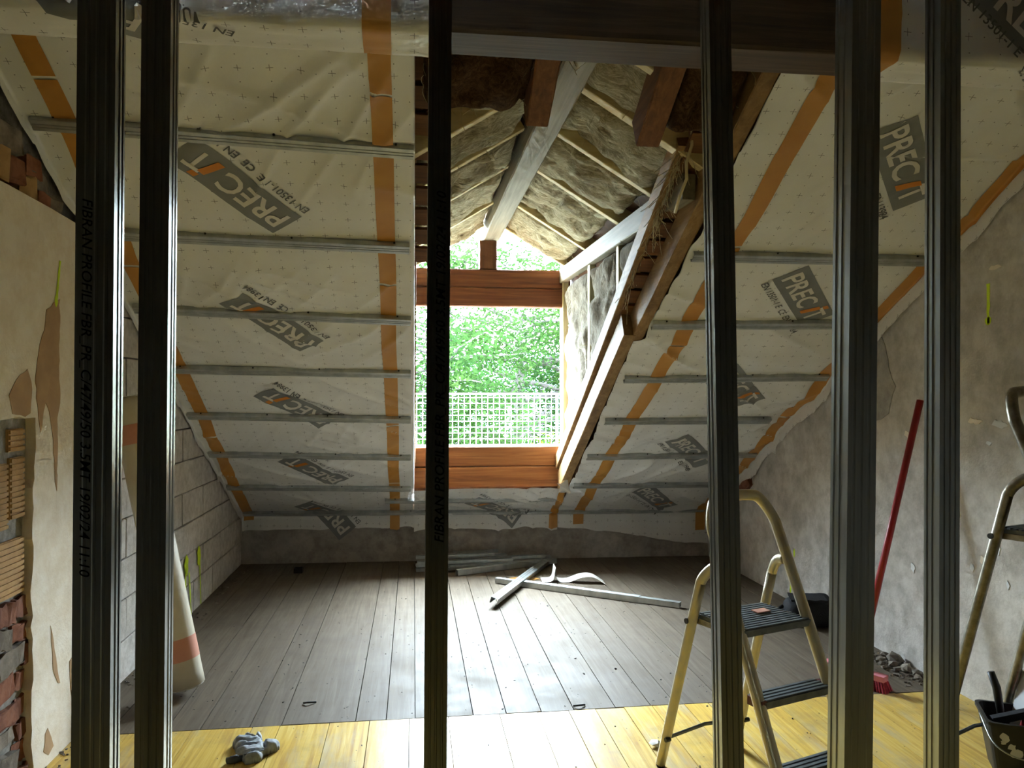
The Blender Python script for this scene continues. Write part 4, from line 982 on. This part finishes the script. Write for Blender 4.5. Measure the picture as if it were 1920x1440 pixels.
pile = [((.355, 6.365), (1.25, 6.72), 0.0, 'front steel offcut of the pile by knee wall'), ((.02, 6.55), (1.0, 6.62), 0, 'bottom left steel offcut in pile at knee wall'), ((.02, 6.60), (1.1, 6.74), .028, 'second layer steel offcut in pile at knee wall'), ((.03, 6.56), (.85, 6.60), .056, 'third layer steel offcut with stacked ends in pile'), ((.30, 6.50), (1.20, 6.66), .03, 'steel offcut leaning behind the front piece of pile'), ((.10, 6.68), (1.22, 6.80), .03, 'long rear steel offcut in pile touching knee wall'), ((.25, 6.70), (.82, 6.76), .06, 'short upper steel offcut at back of pile'), ((.5, 6.62), (1.15, 6.70), .06, 'upper steel offcut lying across middle of pile'), ((.02, 6.66), (.7, 6.70), .084, 'topmost steel offcut at left of pile'), ((.35, 6.80), (.75, 6.84), .085, 'thin steel strip on top of pile against knee wall')]
for i, (a, b2, z, lb) in enumerate(pile):
    profile((a[0], a[1], z + .003 if i else .05), (b2[0], b2[1], z + .004 if i else .05), 0 if i else math.pi, .05 if i != 9 else .03, .027 if i else .045, lb)
# curled offcuts of membrane
def curl(name, path, w, label, m='paper', lift=.0):
    b = MB(); P = arc(path, 8); n = len(P)
    b.grid(lambda t, k: P[k] + V((0, 1, 0)) * ((t - .5) * w) + V((0, 0, .012 * t)), [0, .5, 1], list(range(n))); return tag(b.build(name, m, smooth=True), label, 'offcut')
curl('membrane_offcut', [(1.02, 6.10, .004), (1.10, 6.08, .02), (1.125, 6.08, .12), (1.14, 6.08, .02), (1.22, 6.06, .006), (1.33, 6.02, .05), (1.42, 6.0, .05), (1.50, 5.95, .005)], .10, 'curled white membrane offcut right of the diagonal profile')
b = MB(); b.poly([V((.70, 6.18, .002)), V((.93, 6.28, .002)), V((1.02, 6.16, .002)), V((.88, 6.08, .002))], (0, 0, .003)); tag(b.build('tape_offcut', 'tape'), 'flat orange and white offcut lying under diagonal profile', 'offcut')

# ------------------------------------------------------------------ bag, bucket, bits
def bag():
    b = MB(); nu, nv = 24, 12
    def fn(i, j):
        a = 2 * math.pi * i / nu; t = j / nv; ph = t * math.pi; e = .55
        c, s_ = math.cos(a), math.sin(a); rx = .15 * (abs(c) ** e) * (1 if c > 0 else -1); ry = .10 * (abs(s_) ** e) * (1 if s_ > 0 else -1)
        rr_ = math.sin(ph) ** .35; z = .085 - .085 * (abs(math.cos(ph)) ** .6) * (1 if math.cos(ph) > 0 else -1)
        p = V((rx * rr_, ry * rr_, z)); k = noise.noise(p * 12) * .012
        p = p * (1 + k * 4) + V((0, 0, .02 * (p.x / .15) * (z / .17))); p.z = max(p.z, .001); return p
    b.grid(fn, list(range(nu + 1)), list(range(nv + 1))); root = empty('tool_bag'); b.build('body', 'black_cloth', root, smooth=True)
    MB().bar((-.12, -.02, .165), (.10, -.03, .175), .16, .012, segs=6, jit=.003).build('flap', 'black_cloth', root)
    MB().tube(arc([(-.15, .02, .10), (-.22, .01, .05), (-.25, -.03, .01)], 5), .012, 6, .4).build('strap', 'black_cloth', root, smooth=True)
    tag(root, 'soft black bag slumped on floor against right wall', 'bag'); root.location = (2.56, 4.74, 0); root.rotation_euler = (0, 0, math.radians(-18)); root.scale = (1.0, 1.15, 1.05)
bag()
def bucket():
    root = empty('tool_bucket'); h = .205; b = MB()
    def ring(w, d, z, r_=.03, n=4):
        out = []
        for cx, cy, a0 in ((1, 1, 0), (-1, 1, 90), (-1, -1, 180), (1, -1, 270)):
            for k in range(n + 1):
                a = math.radians(a0 + 90 * k / n); out.append(V((cx * (w / 2 - r_) + math.cos(a) * r_, cy * (d / 2 - r_) + math.sin(a) * r_, z)))
        return out
    rings = [ring(.17, .17, .0), ring(.17, .17, .002), ring(.235, .235, h), ring(.25, .25, h), ring(.25, .25, h + .012), ring(.225, .225, h + .012), ring(.165, .165, .012)]; n = len(rings[0])
    vs = [p for q in rings for p in q]; fs = [(i * n + k, i * n + (k + 1) % n, (i + 1) * n + (k + 1) % n, (i + 1) * n + k) for i in range(len(rings) - 1) for k in range(n)] + [tuple(range(n)), tuple((len(rings) - 1) * n + k for k in range(n))]
    b.add(vs, fs).build('body', 'black_plastic', root)
    MB().tube(arc([(-.125, .0, h), (-.10, -.16, h - .06), (.0, -.19, h - .09), (.10, -.16, h - .06), (.125, 0, h)], 6), .003, 6).build('bail_handle', 'galv', root, smooth=True)
    rd = random.Random(4)
    for (u, z, s_) in ((-.06, .16, .022), (-.035, .125, .016), (-.02, .10, .03), (.04, .09, .012), (.055, .055, .02), (-.065, .14, .012)):
        q = [V((u + math.cos(a) * s_ * rd.uniform(.5, 1.1), z + math.sin(a) * s_ * rd.uniform(.5, 1.1))) for a in [k * math.pi / 5 for k in range(10)]]
        MB().poly([(p.x, -(.085 + .0325 * p.y / h) - .001, p.y) for p in q], (0, -.0012, 0)).build('paint_splash', 'paint_white', root)
    loc = V((2.395, 2.80, 0)); root.rotation_euler = (0, 0, math.radians(-28)); root.location = loc
    tag(root, 'black square tool bucket with white paint splashes at right', 'bucket')
    Rz = Euler((0, 0, math.radians(-28))).to_matrix()
    W = lambda p: loc + Rz @ V(p)
    t = empty('trowel', W((0, .02, .05))); MB().tube([W((-.03, .03, .10)), W((-.055, .05, .30)), W((-.075, .055, .36))], [.012, .016, .014], 10).build('handle', 'black_plastic', t, smooth=True)
    MB().bar(W((-.03, .03, .10)), W((.02, .0, .03)), .06, .003).build('blade', 'galv', t); tag(t, 'trowel with thick black handle standing up in the bucket', 'trowel')
    t = empty('pliers', W((.03, -.03, .05)))
    MB().tube(arc([W((.0, -.02, .10)), W((.03, -.04, .24)), W((.07, -.05, .30))], 4), .009, 8).build('grip', 'red_plastic', t, smooth=True)
    MB().tube(arc([W((.01, -.02, .10)), W((.06, -.01, .24)), W((.09, .0, .285))], 4), .009, 8).build('grip', 'red_plastic', t, smooth=True)
    MB().bar(W((.005, -.02, .10)), W((-.01, -.01, .04)), .02, .01).build('jaw', 'galv', t); tag(t, 'red-gripped pliers inside black bucket', 'pliers')
    t = empty('hawk_float', W((.05, .05, .1))); MB().bar(W((.03, .04, .10)), W((.085, .075, .36)), .13, .008, segs=3).build('plate', 'paint_white', t)
    MB().tube([W((.07, .03, .2)), W((.08, .045, .30))], .012, 8).build('handle', 'red_plastic', t); tag(t, 'white plastic float sticking out of the bucket', 'float')
    t = MB().bar(W((-.09, -.05, .20)), W((.05, -.03, .245)), .035, .028, segs=3).build('sponge_pad', 'black_cloth'); tag(t, 'dark folded pad lying in top of black bucket', 'pad')
bucket()
# small dark socket box far left on the boards
r = empty('socket_box', (-.963, 6.655, 0))
for (dx, dy, sx, sy) in ((-.032, 0, .006, .07), (.032, 0, .006, .07), (0, -.032, .07, .006), (0, .032, .07, .006)): MB().box((-.963 + dx, 6.655 + dy, .02), (sx, sy, .04)).build('side', 'rubber', r)
MB().box((-.963, 6.655, .002), (.064, .064, .004)).build('base', 'rubber', r); tag(r, 'small black socket box on far left of the grey boards', 'box')
# rubble along the right wall
rd = random.Random(15)
big = [(2.66, 3.98, .045), (2.62, 3.92, .03), (2.65, 3.86, .032), (2.60, 3.86, .022), (2.66, 3.78, .026), (2.60, 4.02, .024), (2.67, 4.08, .026), (2.63, 3.74, .022), (2.56, 3.95, .018), (2.62, 4.13, .02)]
for i, (x, y, r_) in enumerate(big):
    tag(MB().rock((x, y, r_ * .62), r_, i + 60, (1, 1, .75)).build('mortar_lump', 'stone'), 'largest grey mortar lump in the rubble heap at foot of right wall' if i == 0 else 'small grey mortar lump in the rubble heap at foot of right wall', 'rubble', 'mortar lumps at the right wall')
def crumbs(name, boxes, n, s0, s1, m, label, seed):
    rd = random.Random(seed); b = MB()
    for _ in range(n):
        x0_, x1_, y0_, y1_ = rd.choice(boxes); x, y = rd.uniform(x0_, x1_), rd.uniform(y0_, y1_); s_ = rd.uniform(s0, s1) * (1 if rd.random() < .9 else 1.8)
        a = rd.uniform(0, 6.28); q = Euler((rd.uniform(-.3, .3), rd.uniform(-.3, .3), a)).to_matrix(); b.box((x, y, s_ * .25), (s_ * rd.uniform(.5, 1.8), s_ * rd.uniform(.4, .9), s_ * .5), q)
    o = tag(b.build(name, m), label, 'debris'); o['kind'] = 'stuff'
crumbs('rubble_crumbs', [(2.5, 2.71, 3.65, 4.25), (2.55, 2.71, 3.7, 4.1)], 140, .006, .016, 'stone', 'fine grey crumbs around the rubble heap by right wall', 3)
crumbs('floor_debris', [(-1.45, 2.6, 3.62, 6.8), (-1.2, 1.8, 3.6, 5.2)], 380, .002, .006, 'subfloor', 'dark specks and chips scattered over the grey boards', 4)
crumbs('floor_debris', [(-1.2, 2.4, 2.5, 3.57)], 130, .002, .006, 'subfloor', 'dark specks and chips scattered over the yellow boards', 5)
crumbs('wall_crumbs', [(-1.47, -1.33, 3.0, 3.9), (-1.5, -1.4, 4.0, 7.0)], 200, .004, .014, 'stone', 'crumbs of mortar along foot of left wall', 6)
for (x, y, a, lb) in ((.79, 3.62, .3, 'dark bent plastic shred by the seam of grey and yellow boards'), (-.50, 3.82, 1.2, 'dark splinter lying on grey boards left of middle stud')):
    b = MB(); b.tube(arc([(x - .03, y, .006), (x - .005, y - .012, .012), (x + .03, y + .008, .005)], 4), .0045, 6, .6); tag(b.build('plastic_shred', 'rubber', smooth=True), lb, 'debris')
b = MB().rock((1.02, 3.17, .014), .022, 5, (1.3, 1, .6)); tag(b.build('paper_scrap', 'paper'), 'crumpled white paper scrap on yellow boards left of stepladder', 'scrap')
b = MB(); b.poly([V((1.30, 2.78, .667)), V((1.36, 2.80, .667)), V((1.35, 2.84, .667)), V((1.29, 2.82, .667))], (0, 0, .004)); tag(b.build('paper_chip', 'roll_band'), 'pinkish flat chip lying on ladder platform', 'scrap')
